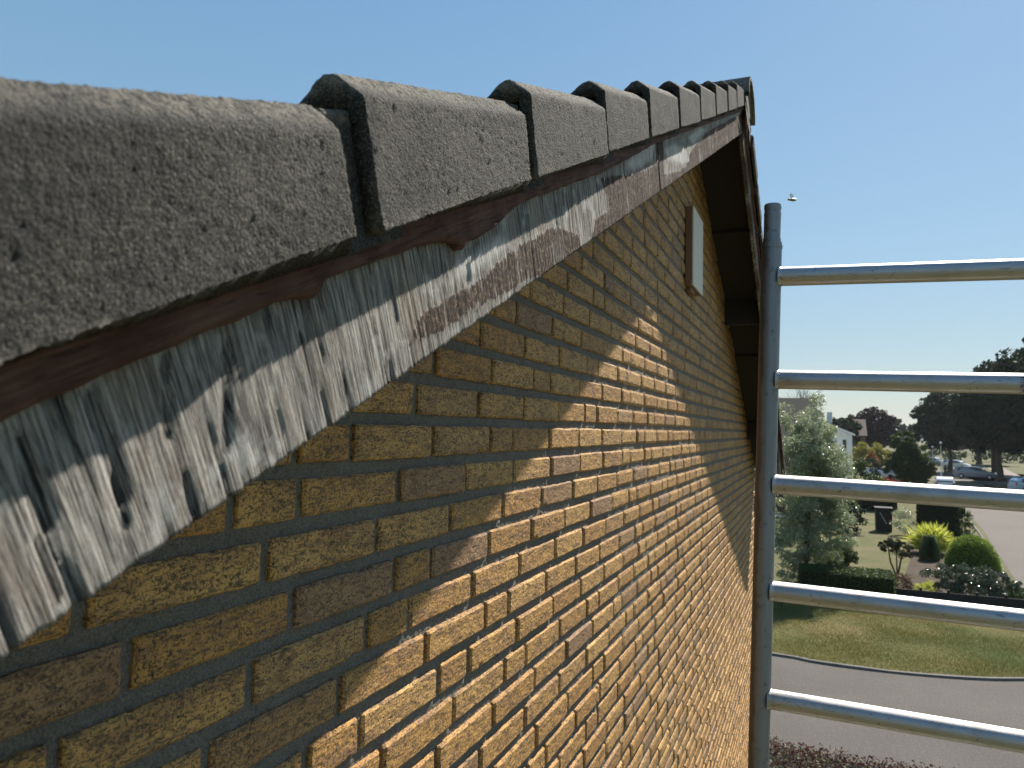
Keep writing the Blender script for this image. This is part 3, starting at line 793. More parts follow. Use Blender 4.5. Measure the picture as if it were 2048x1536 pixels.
b = MB(); b.tube((0.003, -0.027, TOPZ-0.075), (0.003, -0.0245, TOPZ-0.075), 0.0062, 0.0062, 20); b.tube((0.003, -0.0285, TOPZ-0.075), (0.003, -0.0265, TOPZ-0.075), 0.003, 0.003, 16); b.build("rivet", M_POST, sc, True)
rz = [0.405, 0.137, -0.132, -0.402, -0.672]
rz = rz+[-0.942-0.27*i for i in range(9)]
for i, z in enumerate(rz):
    zz = 1.2+z
    b = MB(); n = 40; th = np.arange(n)*2*math.pi/n
    rr_ = 0.0245*(1+0.012*np.sign(np.sin(th*14))*(np.abs(np.sin(th)) > 0.80))
    V = []
    xs2 = np.linspace(0.018, 1.33, 30)
    for x in xs2: V += [(x, rr_[j]*math.cos(th[j]), zz+rr_[j]*math.sin(th[j])) for j in range(n)]
    ii = np.arange(n); jj = (ii+1) % n
    F = np.vstack([np.stack([a_*n+ii, a_*n+jj, (a_+1)*n+jj, (a_+1)*n+ii], 1) for a_ in range(len(xs2)-1)])
    b.add(V, F)
    ru = autosmooth(b.build("rung", M_AL, sc), 35)
    # weld bead
    w = MB(); n2 = 40; V = []
    prof2 = [(0.0215, 0.0285), (0.0245, 0.0272), (0.0290, 0.0250), (0.0320, 0.0244)]
    wob = 1+0.03*np.sin(np.arange(n2)*2.3+i)
    for (x, r) in prof2: V += [(x-0.004, r*wob[j]*math.cos(2*math.pi*j/n2), zz+r*wob[j]*math.sin(2*math.pi*j/n2)) for j in range(n2)]
    ii = np.arange(n2); jj = (ii+1) % n2
    w.add(V, np.vstack([np.stack([a_*n2+ii, a_*n2+jj, (a_+1)*n2+jj, (a_+1)*n2+ii], 1) for a_ in range(3)]))
    w.build("weld", M_AL, ru, True)
    if i == 1:
        n3 = N("rung_sticker"); v3 = n3.coord(scale=(0.25, 1, 1))
        f3 = n3.noise(v3, 340, 3, 0.7); g3 = n3.noise(n3.coord(), 60, 3)
        c3 = n3.mix(n3.ramp(f3, [(0.47, 0.0), (0.53, 1.0)]), (0.05, 0.05, 0.055), (0.42, 0.43, 0.45))
        n3.done(c3, 0.5, None, 0.4)
        s_ = MB(); th3 = np.linspace(math.radians(185), math.radians(318), 16); V = []
        for x in (0.555, 0.72): V += [(x, 0.0240*math.cos(t_+0.25), zz+0.0240*math.sin(t_+0.25)) for t_ in th3]
        V = [(x_, y_, z_) for x_, y_, z_ in V]
        m3 = len(th3); V3 = []
        for x in (0.548, 0.72):
            for t_ in np.linspace(math.radians(-60), math.radians(38), m3):
                V3.append((x, -0.0254*math.cos(t_), zz+0.0254*math.sin(t_)))
        s_.add(V3, [(q, q+1, m3+q+1, m3+q) for q in range(m3-1)])
        st_ = s_.build("sticker", n3.m, ru, True)
b = MB(); b.lathe([(0.0256, -4.1), (0.0256, TOPZ-0.01), (0.0250, TOPZ), (0.0225, TOPZ)], n=32)
p2 = autosmooth(b.build("post", M_POST, sc)); p2.location = (1.35, 0, 0)

# insect in the air
ins = MB(); ins.ell((0, 0, 0), (0.0075, 0.0028, 0.0026), 10, 6); ins.ell((0.0085, 0, 0.0006), (0.0024, 0.0022, 0.0022), 8, 5)
io = ins.build("insect", m_plain("insect_body", (0.28, 0.25, 0.08), 0.4), None, True)
io.location = (0.510, 1.42, H+0.418); io.rotation_euler = (0.2, -0.25, 2.6)
tag(io, "tiny flying insect hovering in the sky right of the scaffold post top", "insect")
wn = N("insect_wing"); wn.done((0.5, 0.48, 0.4), 0.25); wn.b.inputs["Alpha"].default_value = 0.6
for sy in (-1, 1):
    w = MB(); w.add([(0.003, 0.001*sy, 0.002), (0.006, 0.004*sy, 0.005), (0.003, 0.011*sy, 0.008), (-0.003, 0.010*sy, 0.007), (-0.003, 0.003*sy, 0.003)], [(0, 1, 2), (0, 2, 3), (0, 3, 4)])
    w.build("wing", wn.m, io)

#@@BACKGROUND
# ================================================================== the surroundings
def sheet(name, poly, z, mat, kind="structure", step=None):
    if step:
        me = bpy.data.meshes.new(name)
    me = bpy.data.meshes.new(name)
    me.from_pydata([(x, y, z) for x, y in poly], [], [tuple(range(len(poly)))]); me.update()
    return struct(link(name, me, mat), kind)
M_GRASSF = m_ground("dry_field", [(0.06, 0.075, 0.025), (0.13, 0.12, 0.055), (0.08, 0.09, 0.035)], 0.06, 3.0)
M_LAWN = m_ground("lawn_grass", [(0.042, 0.070, 0.012), (0.10, 0.10, 0.028), (0.22, 0.165, 0.075)], 0.35, 30, 0.7, speck=(0.12, 0.12, 0.04))
M_LAWN2 = m_ground("dry_lawn", [(0.06, 0.085, 0.018), (0.12, 0.11, 0.048), (0.17, 0.14, 0.075)], 0.5, 22, 0.7, speck=(0.15, 0.135, 0.065))
M_ASPH = m_ground("pale_asphalt", [(0.078, 0.069, 0.062), (0.105, 0.094, 0.085)], 0.5, 45, 0.35, 0.85, speck=(0.17, 0.155, 0.145))
M_ASPH2 = m_ground("street_asphalt", [(0.105, 0.090, 0.080), (0.13, 0.112, 0.10)], 0.25, 20, 0.3, 0.85, speck=(0.17, 0.155, 0.145))
M_KERB = m_ground("kerb_concrete", [(0.15, 0.14, 0.13), (0.24, 0.22, 0.20)], 2.0, 60, 0.4, 0.9)
M_SOIL = m_ground("garden_soil", [(0.045, 0.032, 0.022), (0.09, 0.065, 0.045)], 1.5, 20, 0.6)
M_PATH = m_ground("pale_paving", [(0.20, 0.17, 0.15), (0.26, 0.22, 0.20)], 0.5, 12, 0.3, 0.9)
M_TRUNK = m_plain("bark", (0.07, 0.052, 0.038), 0.9, 0.35, 8, bump=0.6)
sheet("ground", [(-900, -300), (900, -300), (900, 2200), (-900, 2200)], 0.0, M_GRASSF)
sheet("access_road", [(-60, 13.2), (-60, 19.3), (-5, 19.3), (-0.5, 19.2), (1.2, 19.0), (3.0, 19.1), (4.5, 19.75), (5.7, 21.0), (6.4, 23.4), (7.0, 30), (7.9, 38), (9.3, 50), (11.3, 75), (12.6, 96), (60, 96), (60, 100.5), (14.5, 101.5), (15.5, 135), (19.8, 135), (17.3, 80), (15.0, 50), (13.6, 30), (13.5, 21), (60, 20.5), (60, 13.2)], 0.012, M_ASPH2)
sheet("asphalt_path", [(-60, 13.2), (-60, 19.3), (-5, 19.3), (-0.5, 19.2), (1.2, 19.0), (3.0, 19.1), (4.7, 19.85), (5.6, 21.0), (6.6, 13.2)], 0.018, M_ASPH)
# front lawn with a real kerb step
kl = [(-30, 19.3), (-5, 19.25), (-0.5, 19.2), (0.4, 19.02), (1.2, 18.95), (2.2, 18.98), (3.1, 19.12), (3.9, 19.32), (4.6, 19.62), (5.4, 20.1), (6.0, 21.1), (6.3, 23.0), (6.5, 26), (6.75, 29.5), (7.5, 37), (9.0, 50), (10.9, 75), (12.2, 95)]
kp = np.array(catmull([(x, y, 0) for x, y in kl], 0.25))[:, :2]
def offs(P, d):
    t = np.gradient(P, axis=0); t /= np.linalg.norm(t, axis=1)[:, None]; return P+np.stack([t[:, 1], -t[:, 0]], 1)*d
k_in = offs(kp, -0.075)
def band(P, Q, z0, z1, z2, z3):
    """kerb section: outer bottom, outer top, inner top, inner bottom"""
    n = len(P); V = np.vstack([np.c_[P, np.full(n, z0)], np.c_[P, np.full(n, z1)], np.c_[Q, np.full(n, z2)], np.c_[Q, np.full(n, z3)]])
    i = np.arange(n-1); F = np.vstack([np.stack([r*n+i, r*n+i+1, (r+1)*n+i+1, (r+1)*n+i], 1) for r in range(3)])
    return V, F
V, F = band(kp, k_in, 0.0, 0.068, 0.072, 0.0)
V[:, 2] += np.where(V[:, 2] > 0.05, 0.008*vnoise(V, 2.0, 3), 0)
struct(link("kerb", mesh_np("kerb", V, F), M_KERB))
# lawn sheet, gently uneven
def lawn(name, inside, x0, x1, y0, y1, step, z, mat, amp=0.02):
    nx = int((x1-x0)/step)+1; ny = int((y1-y0)/step)+1
    X, Y = np.meshgrid(np.linspace(x0, x1, nx), np.linspace(y0, y1, ny), indexing='ij'); X = X.ravel(); Y = Y.ravel()
    Z = z+amp*fbm(np.stack([X, Y, X*0], 1), 0.9, 5, 3)
    i = np.arange(nx*ny).reshape(nx, ny); q = np.stack([i[:-1, :-1].ravel(), i[1:, :-1].ravel(), i[1:, 1:].ravel(), i[:-1, 1:].ravel()], 1)
    cx = X[q].mean(1); cy = Y[q].mean(1); q = q[inside(cx, cy)]
    return struct(link(name, mesh_np(name, np.stack([X, Y, Z], 1), q, True), mat))
LAWN_POLY = [tuple(p) for p in k_in[::2]]+[(-30.0, 95.0)]
def in_l(cx, cy): return inpoly(np.asarray(cx), np.asarray(cy), LAWN_POLY)
lawn("lawn", in_l, -14, 7.2, 18.8, 25.2, 0.12, 0.062, M_LAWN, 0.012)
sheet("garden_lawn", [(-6, 27.2), (6.0, 27.2), (7.0, 37), (8.6, 52), (9.0, 60), (-6, 60)], 0.05, M_LAWN2)
sheet("planting_bed", [(-8, 25.1), (6.45, 25.1), (6.6, 29.6), (7.4, 37), (8.4, 47), (5.0, 47), (4.2, 36), (3.3, 30), (2.9, 27.5), (-8, 27.4)], 0.075, M_SOIL)
sheet("footpath", [(12.9, 101.6), (24, 101.6), (24.5, 107), (30, 150), (27.5, 150), (22.3, 108), (20, 104.2), (13, 104.2)], 0.02, M_PATH)
sheet("grass_verge", [(15.2, 52), (30, 55), (60, 95), (17.9, 95)], 0.03, M_LAWN)

# blades of grass standing on the near lawn
def blades(n, x0, x1, y0, y1, h, inside, z):
    X = RNG.uniform(x0, x1, n); Y = RNG.uniform(y0, y1, n); m = inside(X, Y); X = X[m]; Y = Y[m]; n = len(X)
    a = RNG.uniform(0, 6.28, n); hh = h*RNG.uniform(0.5, 1.3, n)*(1+0.6*vnoise(np.stack([X, Y, X*0], 1), 0.8, 3)); w = 0.006
    bx = np.cos(a)*w; by = np.sin(a)*w; lx = RNG.normal(0, 0.4, n)*hh; ly = RNG.normal(0, 0.4, n)*hh
    V = np.stack([np.stack([X-bx, Y-by, X*0+z], 1), np.stack([X+bx, Y+by, X*0+z], 1), np.stack([X+lx, Y+ly, z+hh], 1)], 1).reshape(-1, 3)
    me = mesh_np("grass", V, np.arange(3*n).reshape(n, 3)); t = np.repeat(RNG.uniform(0, 1, (n, 2)), 3, 0); attr(me, "tone", t); return me
M_BLADE = m_leaf("grass_blade", (0.055, 0.095, 0.010), (0.17, 0.155, 0.040), (0.27, 0.20, 0.09), 0.35, 0.3)
g = link("grass", blades(70000, -0.8, 6.8, 18.9, 25.3, 0.045, in_l, 0.055), M_BLADE); struct(g, "stuff")

# ---------------------------------------------------------------- foliage
def leafmesh(P, size, aspect=0.55, tilt=None, seed=0, name="foliage"):
    r = np.random.default_rng(seed); n = len(P)
    a = r.normal(size=(n, 3)); a /= np.linalg.norm(a, axis=1)[:, None]
    if tilt is not None: a = a*(1-tilt[3])+np.array(tilt[:3])*tilt[3]; a /= np.linalg.norm(a, axis=1)[:, None]
    b = np.cross(a, r.normal(size=(n, 3))); b /= np.linalg.norm(b, axis=1)[:, None]+1e-9
    s = size*r.uniform(0.6, 1.35, n)[:, None]
    c = np.cross(a, b)
    V = np.stack([P-a*s*0.5, P+b*s*aspect*0.5+c*s*0.08, P+a*s*0.5, P-b*s*aspect*0.5+c*s*0.08], 1).reshape(-1, 3)
    me = mesh_np(name, V, np.arange(4*n).reshape(n, 4))
    t = np.repeat(r.uniform(0, 1, (n, 2)), 4, 0); attr(me, "tone", t)
    return me
def crown_pts(n, lobes, clumps=60, cr=0.22, seed=0, hollow=0.55):
    """points in clumps gathered near the outside of a union of ellipsoids (cx,cy,cz,rx,ry,rz)"""
    r = np.random.default_rng(seed); L = np.array(lobes, float); vol = L[:, 3]*L[:, 4]*L[:, 5]; pr = vol**0.8; pr /= pr.sum()
    k = r.choice(len(L), clumps, p=pr); d = r.normal(size=(clumps, 3)); d /= np.linalg.norm(d, axis=1)[:, None]
    rad = hollow+(1-hollow)*r.uniform(0, 1, clumps)**0.6
    C = L[k, :3]+d*L[k, 3:]*rad[:, None]
    rc = cr*(L[k, 3:].mean(1))*r.uniform(0.6, 1.3, clumps)
    j = r.integers(0, clumps, n); q = r.normal(size=(n, 3)); q /= np.linalg.norm(q, axis=1)[:, None]
    P = C[j]+q*rc[j][:, None]*(r.uniform(0.25, 1, n)**0.5)[:, None]*np.array([1, 1, 0.8])
    return P
def skeleton(name, segs, mat, parent, n=8):
    b = MB()
    for a, c, r0, r1 in segs: b.tube(a, c, r0, r1, n, cap=False)
    o = b.build(name, mat, parent, True); return o
def tree(name, loc, label, cat, lobes, n, size, mat, trunk=None, clumps=80, cr=0.25, seed=0, group=None, hollow=0.5, aspect=0.55, tilt=None):
    t = empty(name, loc); tag(t, label, cat, group)
    P = crown_pts(n, lobes, clumps, cr, seed, hollow); P[:, 2] = np.maximum(P[:, 2], 0.02)
    me = leafmesh(P, size, aspect, tilt, seed+1); link("crown" if trunk else "foliage", me, mat, t)
    if trunk:
        h, r0 = trunk; rr = random.Random(seed); segs = []
        pts = [Vector((0, 0, 0))]
        for i in range(1, 5): pts.append(Vector((rr.uniform(-1, 1)*0.04*h, rr.uniform(-1, 1)*0.04*h, h*i/4)))
        for i in range(4): segs.append((pts[i], pts[i+1], r0*(1-0.15*i), r0*(1-0.15*(i+1))))
        segs.append((Vector((0, 0, -0.02)), Vector((0, 0, h*0.08)), r0*1.5, r0*1.02))
        for i in range(9):
            L = lobes[i % len(lobes)]; st = pts[2+(i % 3)]
            en = Vector((L[0]+rr.uniform(-.5, .5)*L[3], L[1]+rr.uniform(-.5, .5)*L[4], L[2]+rr.uniform(-.3, .5)*L[5]))
            md = (st+en)/2+Vector((0, 0, 0.08*h)); segs += [(st, md, r0*0.42, r0*0.26), (md, en, r0*0.26, r0*0.08)]
        skeleton("trunk", segs, M_TRUNK, t)
    return t
G_DARK = m_leaf("leaf_dark_green", (0.008, 0.017, 0.007), (0.021, 0.035, 0.012), None, 0.25, 0.2, 0.6, 0.15)
G_MID = m_leaf("leaf_mid_green", (0.022, 0.042, 0.010), (0.055, 0.080, 0.020), None, 0.4, 0.35, 0.5, 0.3)
G_FAR = m_leaf("leaf_far_green", (0.022, 0.038, 0.020), (0.045, 0.065, 0.030), None, 0.05, 0.25, 0.6, 0.15)
G_SILV = m_leaf("leaf_silver", (0.10, 0.135, 0.055), (0.24, 0.28, 0.14), (0.50, 0.52, 0.38), 1.6, 0.4, 0.28, 0.9)
G_PURP = m_leaf("leaf_purple", (0.016, 0.008, 0.010), (0.036, 0.013, 0.017), None, 0.3, 0.25)
G_GOLD = m_leaf("leaf_golden", (0.24, 0.30, 0.03), (0.46, 0.48, 0.07), (0.62, 0.60, 0.16), 2.0, 0.45)
G_ROUND = m_leaf("leaf_fresh_green", (0.07, 0.13, 0.012), (0.16, 0.23, 0.02), None, 2.0, 0.4)
G_RHOD = m_leaf("leaf_glossy", (0.035, 0.050, 0.022), (0.075, 0.095, 0.045), None, 2.0, 0.15, 0.22, 0.9)
G_RED = m_leaf("leaf_barberry", (0.050, 0.018, 0.018), (0.10, 0.035, 0.028), (0.10, 0.11, 0.03), 1.5, 0.3)
G_REDFL = m_leaf("flower_orange", (0.20, 0.07, 0.03), (0.30, 0.13, 0.04), (0.12, 0.14, 0.03), 1.5, 0.3)
G_YEL = m_leaf("leaf_yellowgreen", (0.12, 0.14, 0.02), (0.24, 0.23, 0.04), None, 1.0, 0.4)

# silver leaved tree beside the post
tree("silver_willow", (0.25, 27.6, 0.05), "tall silvery grey-green willow behind the scaffold post at the garden corner", "tree",
     [(-0.25, 0, 5.1, 1.1, 1.2, 1.6), (0.35, 0.1, 4.3, 1.1, 1.2, 1.3), (0.45, 0, 3.4, 1.25, 1.3, 1.5), (-0.3, 0.1, 2.2, 1.2, 1.2, 1.3), (0.75, -0.1, 2.1, 1.1, 1.1, 0.8), (0.1, 0.2, 1.0, 1.0, 1.0, 0.8)],
     62000, 0.10, G_SILV, (2.6, 0.09), 420, 0.22, 21, hollow=0.05, aspect=0.32)
wt = empty("wispy_shrub", (-0.2, 27.2, 0.05)); tag(wt, "low pale willow shoots at the left end of the clipped dark hedge", "shrub")
link("foliage", leafmesh(crown_pts(5000, [(0, -0.2, 0.6, 0.55, 0.5, 0.7)], 60, 0.3, 5), 0.07, 0.3, seed=5), G_SILV, wt)
# clipped hedge in front of the garden
def hedge(name, label, x0, x1, y0, y1, h, n, size, mat, seed, z0=0.05, group=None, core=(0.015, 0.02, 0.01)):
    t = empty(name, ((x0+x1)/2, (y0+y1)/2, z0)); tag(t, label, "hedge", group)
    r = np.random.default_rng(seed); w, d = x1-x0, y1-y0
    A = np.array([w*d, w*h, w*h*0.6, d*h, d*h]); f = r.choice(5, n, p=A/A.sum()); u = r.uniform(-.5, .5, n); v = r.uniform(0, 1, n)
    P = np.zeros((n, 3))
    P[:, 0] = np.where(f < 3, u*w, np.where(f == 3, -w/2, w/2)); P[:, 1] = np.where(f == 0, (v-.5)*d, np.where(f == 1, -d/2, np.where(f == 2, d/2, u*d))); P[:, 2] = np.where(f == 0, h, v*h)
    P += r.normal(size=(n, 3))*0.022; P[:, 2] += 0.05*fbm(P, 1.3, seed, 2); P[:, 2] = np.maximum(P[:, 2], 0.01)
    link("foliage", leafmesh(P, size, 0.6, seed=seed), mat, t)
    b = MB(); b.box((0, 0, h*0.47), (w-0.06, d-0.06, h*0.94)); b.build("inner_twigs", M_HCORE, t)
    return t
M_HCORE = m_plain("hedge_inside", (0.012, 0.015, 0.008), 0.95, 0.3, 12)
hedge("clipped_hedge", "low flat-topped dark green hedge between front lawn and garden lawn", 0.05, 2.7, 25.55, 26.9, 0.95, 16000, 0.055, G_MID, 31, 0.06)
b = MB(); 
rh = tree("rhododendron", (5.05, 28.0, 0.07), "wide dark glossy rhododendron in front of the round bush", "shrub",
     [(-0.6, 0, 0.55, 0.8, 0.75, 0.5), (0.1, 0, 0.75, 0.9, 0.8, 0.5), (0.85, 0.1, 0.6, 0.65, 0.7, 0.45), (0.3, -0.3, 0.45, 1.2, 0.6, 0.4)], 15000, 0.085, G_RHOD, None, 130, 0.24, 41, hollow=0.45, aspect=0.4)
fb = empty("low_fence", (4.6, 26.3, 0.06)); tag(fb, "low dark timber fence below the rhododendron along the front lawn", "fence")
M_FENCE = m_plain("dark_stained_timber", (0.022, 0.020, 0.018), 0.8, 0.3, 6)
for k_ in range(6):
    b = MB(); b.box((-1.85+k_*0.74, 0, 0.30), (0.07, 0.07, 0.60)); b.build("fence_post", M_FENCE, fb)
b = MB(); b.box((0, 0.0, 0.28), (3.9, 0.03, 0.46)); b.build("fence_board", M_FENCE, fb)
for k_, (x, y, s) in enumerate([(3.05, 27.6, 1.0), (3.75, 27.4, 0.8), (6.35, 27.3, 0.9)]):
    lb = ["small reddish shrub at the right end of the clipped hedge", "small yellow-green shrub left of the rhododendron", "loose twiggy green shrub at the right end of the low fence"][k_]
    tree("small_shrub", (x, y, 0.07), lb, "shrub", [(0, 0, 0.4*s, 0.42*s, 0.4*s, 0.36*s)], 2200, 0.055, [G_RED, G_GOLD, G_MID][k_], None, 30, 0.35, 50+k_)
tree("pale_stone_rock", (2.98, 26.9, 0.07), "x", "x", [(0, 0, 0.1, .1, .1, .1)], 3, 0.01, G_MID) if False else None
st_ = MB(); st_.ell((0, 0, 0.09), (0.17, 0.13, 0.10), 14, 8); so = st_.build("stone", m_plain("pale_stone", (0.42, 0.40, 0.37), 0.9, 0.2, 10), None, True); so.location = (2.93, 26.5, 0.07)
tag(so, "rounded pale stone lying at the right end of the clipped hedge", "stone")
# small multi-stem tree
t = empty("bonsai_pine", (3.35, 32.0, 0.06)); tag(t, "small dark cloud-shaped tree with several bare stems on the garden lawn", "tree")
link("crown", leafmesh(crown_pts(6500, [(-0.28, 0, 1.02, 0.34, 0.35, 0.24), (0.18, 0, 0.92, 0.40, 0.4, 0.30), (-0.05, 0, 1.16, 0.36, 0.3, 0.2)], 50, 0.3, 61), 0.06, 0.4, seed=61), G_DARK, t)
skeleton("trunk", [((-.05, 0, 0), (-.22, .02, .45), .035, .03), ((-.22, .02, .45), (-.3, 0, 1.0), .03, .02), ((.03, 0, 0), (.12, 0, .5), .035, .03), ((.12, 0, .5), (.22, 0, .95), .03, .02), ((0, 0, 0), (-.02, .05, .9), .03, .02)], M_TRUNK, t)
# golden spiky shrub
t = empty("golden_spiky_shrub", (5.25, 38.3, 0.07)); tag(t, "bright yellow-green spiky shrub beside the round green bush", "shrub")
r = np.random.default_rng(71); n = 2600
d = r.normal(size=(n, 3)); d[:, 2] = np.abs(d[:, 2])*1.3+0.25; d /= np.linalg.norm(d, axis=1)[:, None]
base = np.stack([r.normal(0, 0.22, n), r.normal(0, 0.22, n), r.uniform(0.05, 0.7, n)], 1)
L = r.uniform(0.45, 0.95, n); tip = base+d*L[:, None]*np.array([1.05, 1.0, 1.0]); tip[:, 2] -= 0.12*L
mid_ = base*0.45+tip*0.55+np.array([0, 0, 0.07]); side = np.cross(d, r.normal(size=(n, 3))); side /= np.linalg.norm(side, axis=1)[:, None]
V = np.stack([base-side*0.010, mid_-side*0.026, tip, mid_+side*0.026], 1).reshape(-1, 3)
me = mesh_np("foliage", V, np.arange(4*n).reshape(n, 4)); attr(me, "tone", np.repeat(r.uniform(0, 1, (n, 2)), 4, 0)); link("foliage", me, G_GOLD, t)
# hanging grey-green grass clump before it
t = empty("fountain_grass", (4.95, 36.3, 0.07)); tag(t, "drooping grey-green clump between the golden shrub and the round bush", "grass clump")
n = 1800; a = r.uniform(0, 6.28, n); L = r.uniform(0.25, 0.42, n); z0 = r.uniform(0.7, 1.05, n)
top = np.stack([np.cos(a)*L*0.5, np.sin(a)*L*0.5, z0], 1); dn = np.stack([np.cos(a)*L, np.sin(a)*L, z0-r.uniform(0.4, 0.85, n)], 1); dn[:, 2] = np.maximum(dn[:, 2], 0.02)
sd_ = np.stack([-np.sin(a), np.cos(a), a*0], 1)*0.012
V = np.stack([top-sd_, dn, top+sd_, np.stack([a*0, a*0, z0*0.5], 1)+r.normal(0, .05, (n, 3))], 1).reshape(-1, 3)
me = mesh_np("foliage", V, np.arange(4*n).reshape(n, 4)); attr(me, "tone", np.repeat(r.uniform(0, .6, (n, 2)), 4, 0)); link("foliage", me, m_leaf("leaf_greygreen", (0.10, 0.13, 0.055), (0.20, 0.24, 0.11), None, 2, 0.4), t)
# round clipped bush
t = empty("round_bush", (6.25, 34.8, 0.07)); tag(t, "round clipped bright green bush beside the street", "bush")
n = 15000; d = r.normal(size=(n, 3)); d[:, 2] = np.abs(d[:, 2]); d /= np.linalg.norm(d, axis=1)[:, None]
P = d*np.array([0.95, 0.95, 1.28])*(1+0.035*fbm(d, 4, 3, 3)+r.normal(0, 0.02, n))[:, None]
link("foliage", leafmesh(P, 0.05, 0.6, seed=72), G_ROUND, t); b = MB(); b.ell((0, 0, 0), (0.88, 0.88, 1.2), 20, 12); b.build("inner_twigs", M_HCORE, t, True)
# dark conifer block and clipped cones
t = hedge("square_yew", "square dark clipped yew block behind the golden shrub", 5.45, 7.15, 43.6, 45.2, 1.95, 9000, 0.07, G_DARK, 81)
t = empty("narrow_bush", (7.35, 43.6, 0.05)); tag(t, "narrow rounded dark bush at the street side of the yew block", "bush")
link("foliage", leafmesh(crown_pts(4500, [(0, 0, 0.8, 0.42, 0.42, 0.85)], 60, 0.3, 82), 0.07, 0.6, seed=82), G_MID, t)
tree("feathery_shrub", (4.75, 44.6, 0.05), "feathery grey-green shrub left of the yew block", "shrub", [(0, 0, 0.8, 0.5, 0.5, 0.75)], 4200, 0.10, G_SILV, None, 50, 0.3, 83, aspect=0.15)
# dark box on the lawn
bx = empty("garden_bin", (3.93, 46.0, 0.05)); tag(bx, "tall dark box standing alone on the garden lawn", "bin")
b = MB(); b.box((0, 0, 0.62), (0.78, 0.8, 1.2), taper=1.05); o = b.build("bin_body", M_FENCE, bx); bevel(o, 0.03)
b = MB(); b.box((0, 0, 1.26), (0.9, 0.92, 0.07)); o = b.build("bin_lid", M_FENCE, bx); bevel(o, 0.02)
b = MB(); 
for q in range(6): b.box((-0.18+q*0.055, -0.435, 0.98-q*0.10), (0.035, 0.012, 0.07), Matrix.Rotation(0.5, 3, 'Y'))
b.build("white_trim", M_WHITE, bx)
# garden backdrop: dark hedges and shrubs beyond the lawn
hedge("tall_hedge", "tall dark hedge closing the far end of the garden lawn", 0.6, 5.6, 57.6, 59.0, 1.75, 9000, 0.12, G_DARK, 91)
tree("corner_bush", (1.3, 31.0, 0.06), "dark rounded bush under the willow with a yellow fringe on its right", "bush", [(-0.2, 0, 0.65, 0.75, 0.7, 0.6), (0.3, 0, 0.5, 0.5, 0.5, 0.45)], 8000, 0.07, G_MID, None, 70, 0.3, 92)
tree("yellow_shrub", (1.42, 33.0, 0.06), "slim yellow-green shrub at the left edge of the garden lawn", "shrub", [(0.0, 0, 0.6, 0.34, 0.35, 0.62)], 2600, 0.06, G_GOLD, None, 30, 0.3, 93)
tree("dark_shrub", (2.0, 44.0, 0.05), "dark shrub right of the willow at the far left of the lawn", "shrub", [(0, 0, 0.8, 0.95, 0.6, 0.8)], 5200, 0.10, G_DARK, None, 50, 0.3, 94)
# trees and shrubs further down the street
tree("broad_willow", (8.35, 75.0, 0.02), "broad dark green drooping tree in the middle distance beside the street", "tree",
     [(0, 0, 3.0, 1.7, 1.6, 1.9), (-0.5, 0, 4.4, 1.2, 1.1, 1.1), (-1.2, 0, 2.6, 1.0, 1.2, 1.3), (0.6, 0, 2.0, 1.4, 1.4, 1.2)], 28000, 0.24, G_MID, (1.9, 0.22), 220, 0.24, 101, hollow=0.35, aspect=0.35)
tree("purple_beech", (10.3, 150.0, 0.0), "dark purple beech rising among the green trees behind the houses", "tree",
     [(0, 0, 6.6, 3.4, 3.2, 3.4), (-1.8, 0, 6.0, 2.2, 2, 2.6), (1.8, 0, 5.6, 2.2, 2, 2.6)], 12000, 0.55, G_PURP, (3.0, 0.35), 120, 0.25, 102)
tree("round_shrub", (6.2, 110, 0), "rounded yellow-green shrub left of the orange flowering shrub", "shrub", [(0, 0, 2.4, 1.3, 1.2, 1.7)], 4000, 0.25, G_YEL, None, 40, 0.3, 103)
tree("round_shrub", (8.3, 112, 0), "rounded yellow-green shrub right of the orange flowering shrub", "shrub", [(0, 0, 2.4, 1.3, 1.2, 1.6)], 4000, 0.25, G_YEL, None, 40, 0.3, 104)
tree("flowering_shrub", (7.15, 106, 0), "orange flowering shrub between two yellow-green shrubs", "shrub", [(0, 0, 1.8, 1.1, 1.0, 1.25)], 4000, 0.22, G_REDFL, None, 40, 0.3, 105)
tree("garden_shrub", (5.6, 88, 0), "dark garden shrub beside the terraced houses", "shrub", [(0, 0, 1.5, 1.2, 1.2, 1.5)], 4000, 0.2, G_DARK, None, 40, 0.3, 106)
tree("garden_shrub", (4.2, 70, 0), "green shrub in front of the white terraced houses", "shrub", [(0, 0, 1.6, 1.2, 1.2, 1.6)], 4000, 0.18, G_MID, None, 40, 0.3, 107)
tree("garden_shrub", (5.75, 72, 0), "small bright green shrub beside the parked silver car", "shrub", [(0, 0, 0.8, 0.55, 0.6, 0.8)], 2000, 0.14, G_GOLD, None, 30, 0.3, 108)
tree("red_shrub", (7.5, 86, 0), "low red leaved shrub in front of the parked silver car", "shrub", [(0, 0, 0.45, 1.1, 0.7, 0.5)], 2500, 0.16, m_leaf("leaf_red", (0.20, 0.035, 0.02), (0.32, 0.06, 0.035), None, 1, 0.3), None, 30, 0.3, 109)
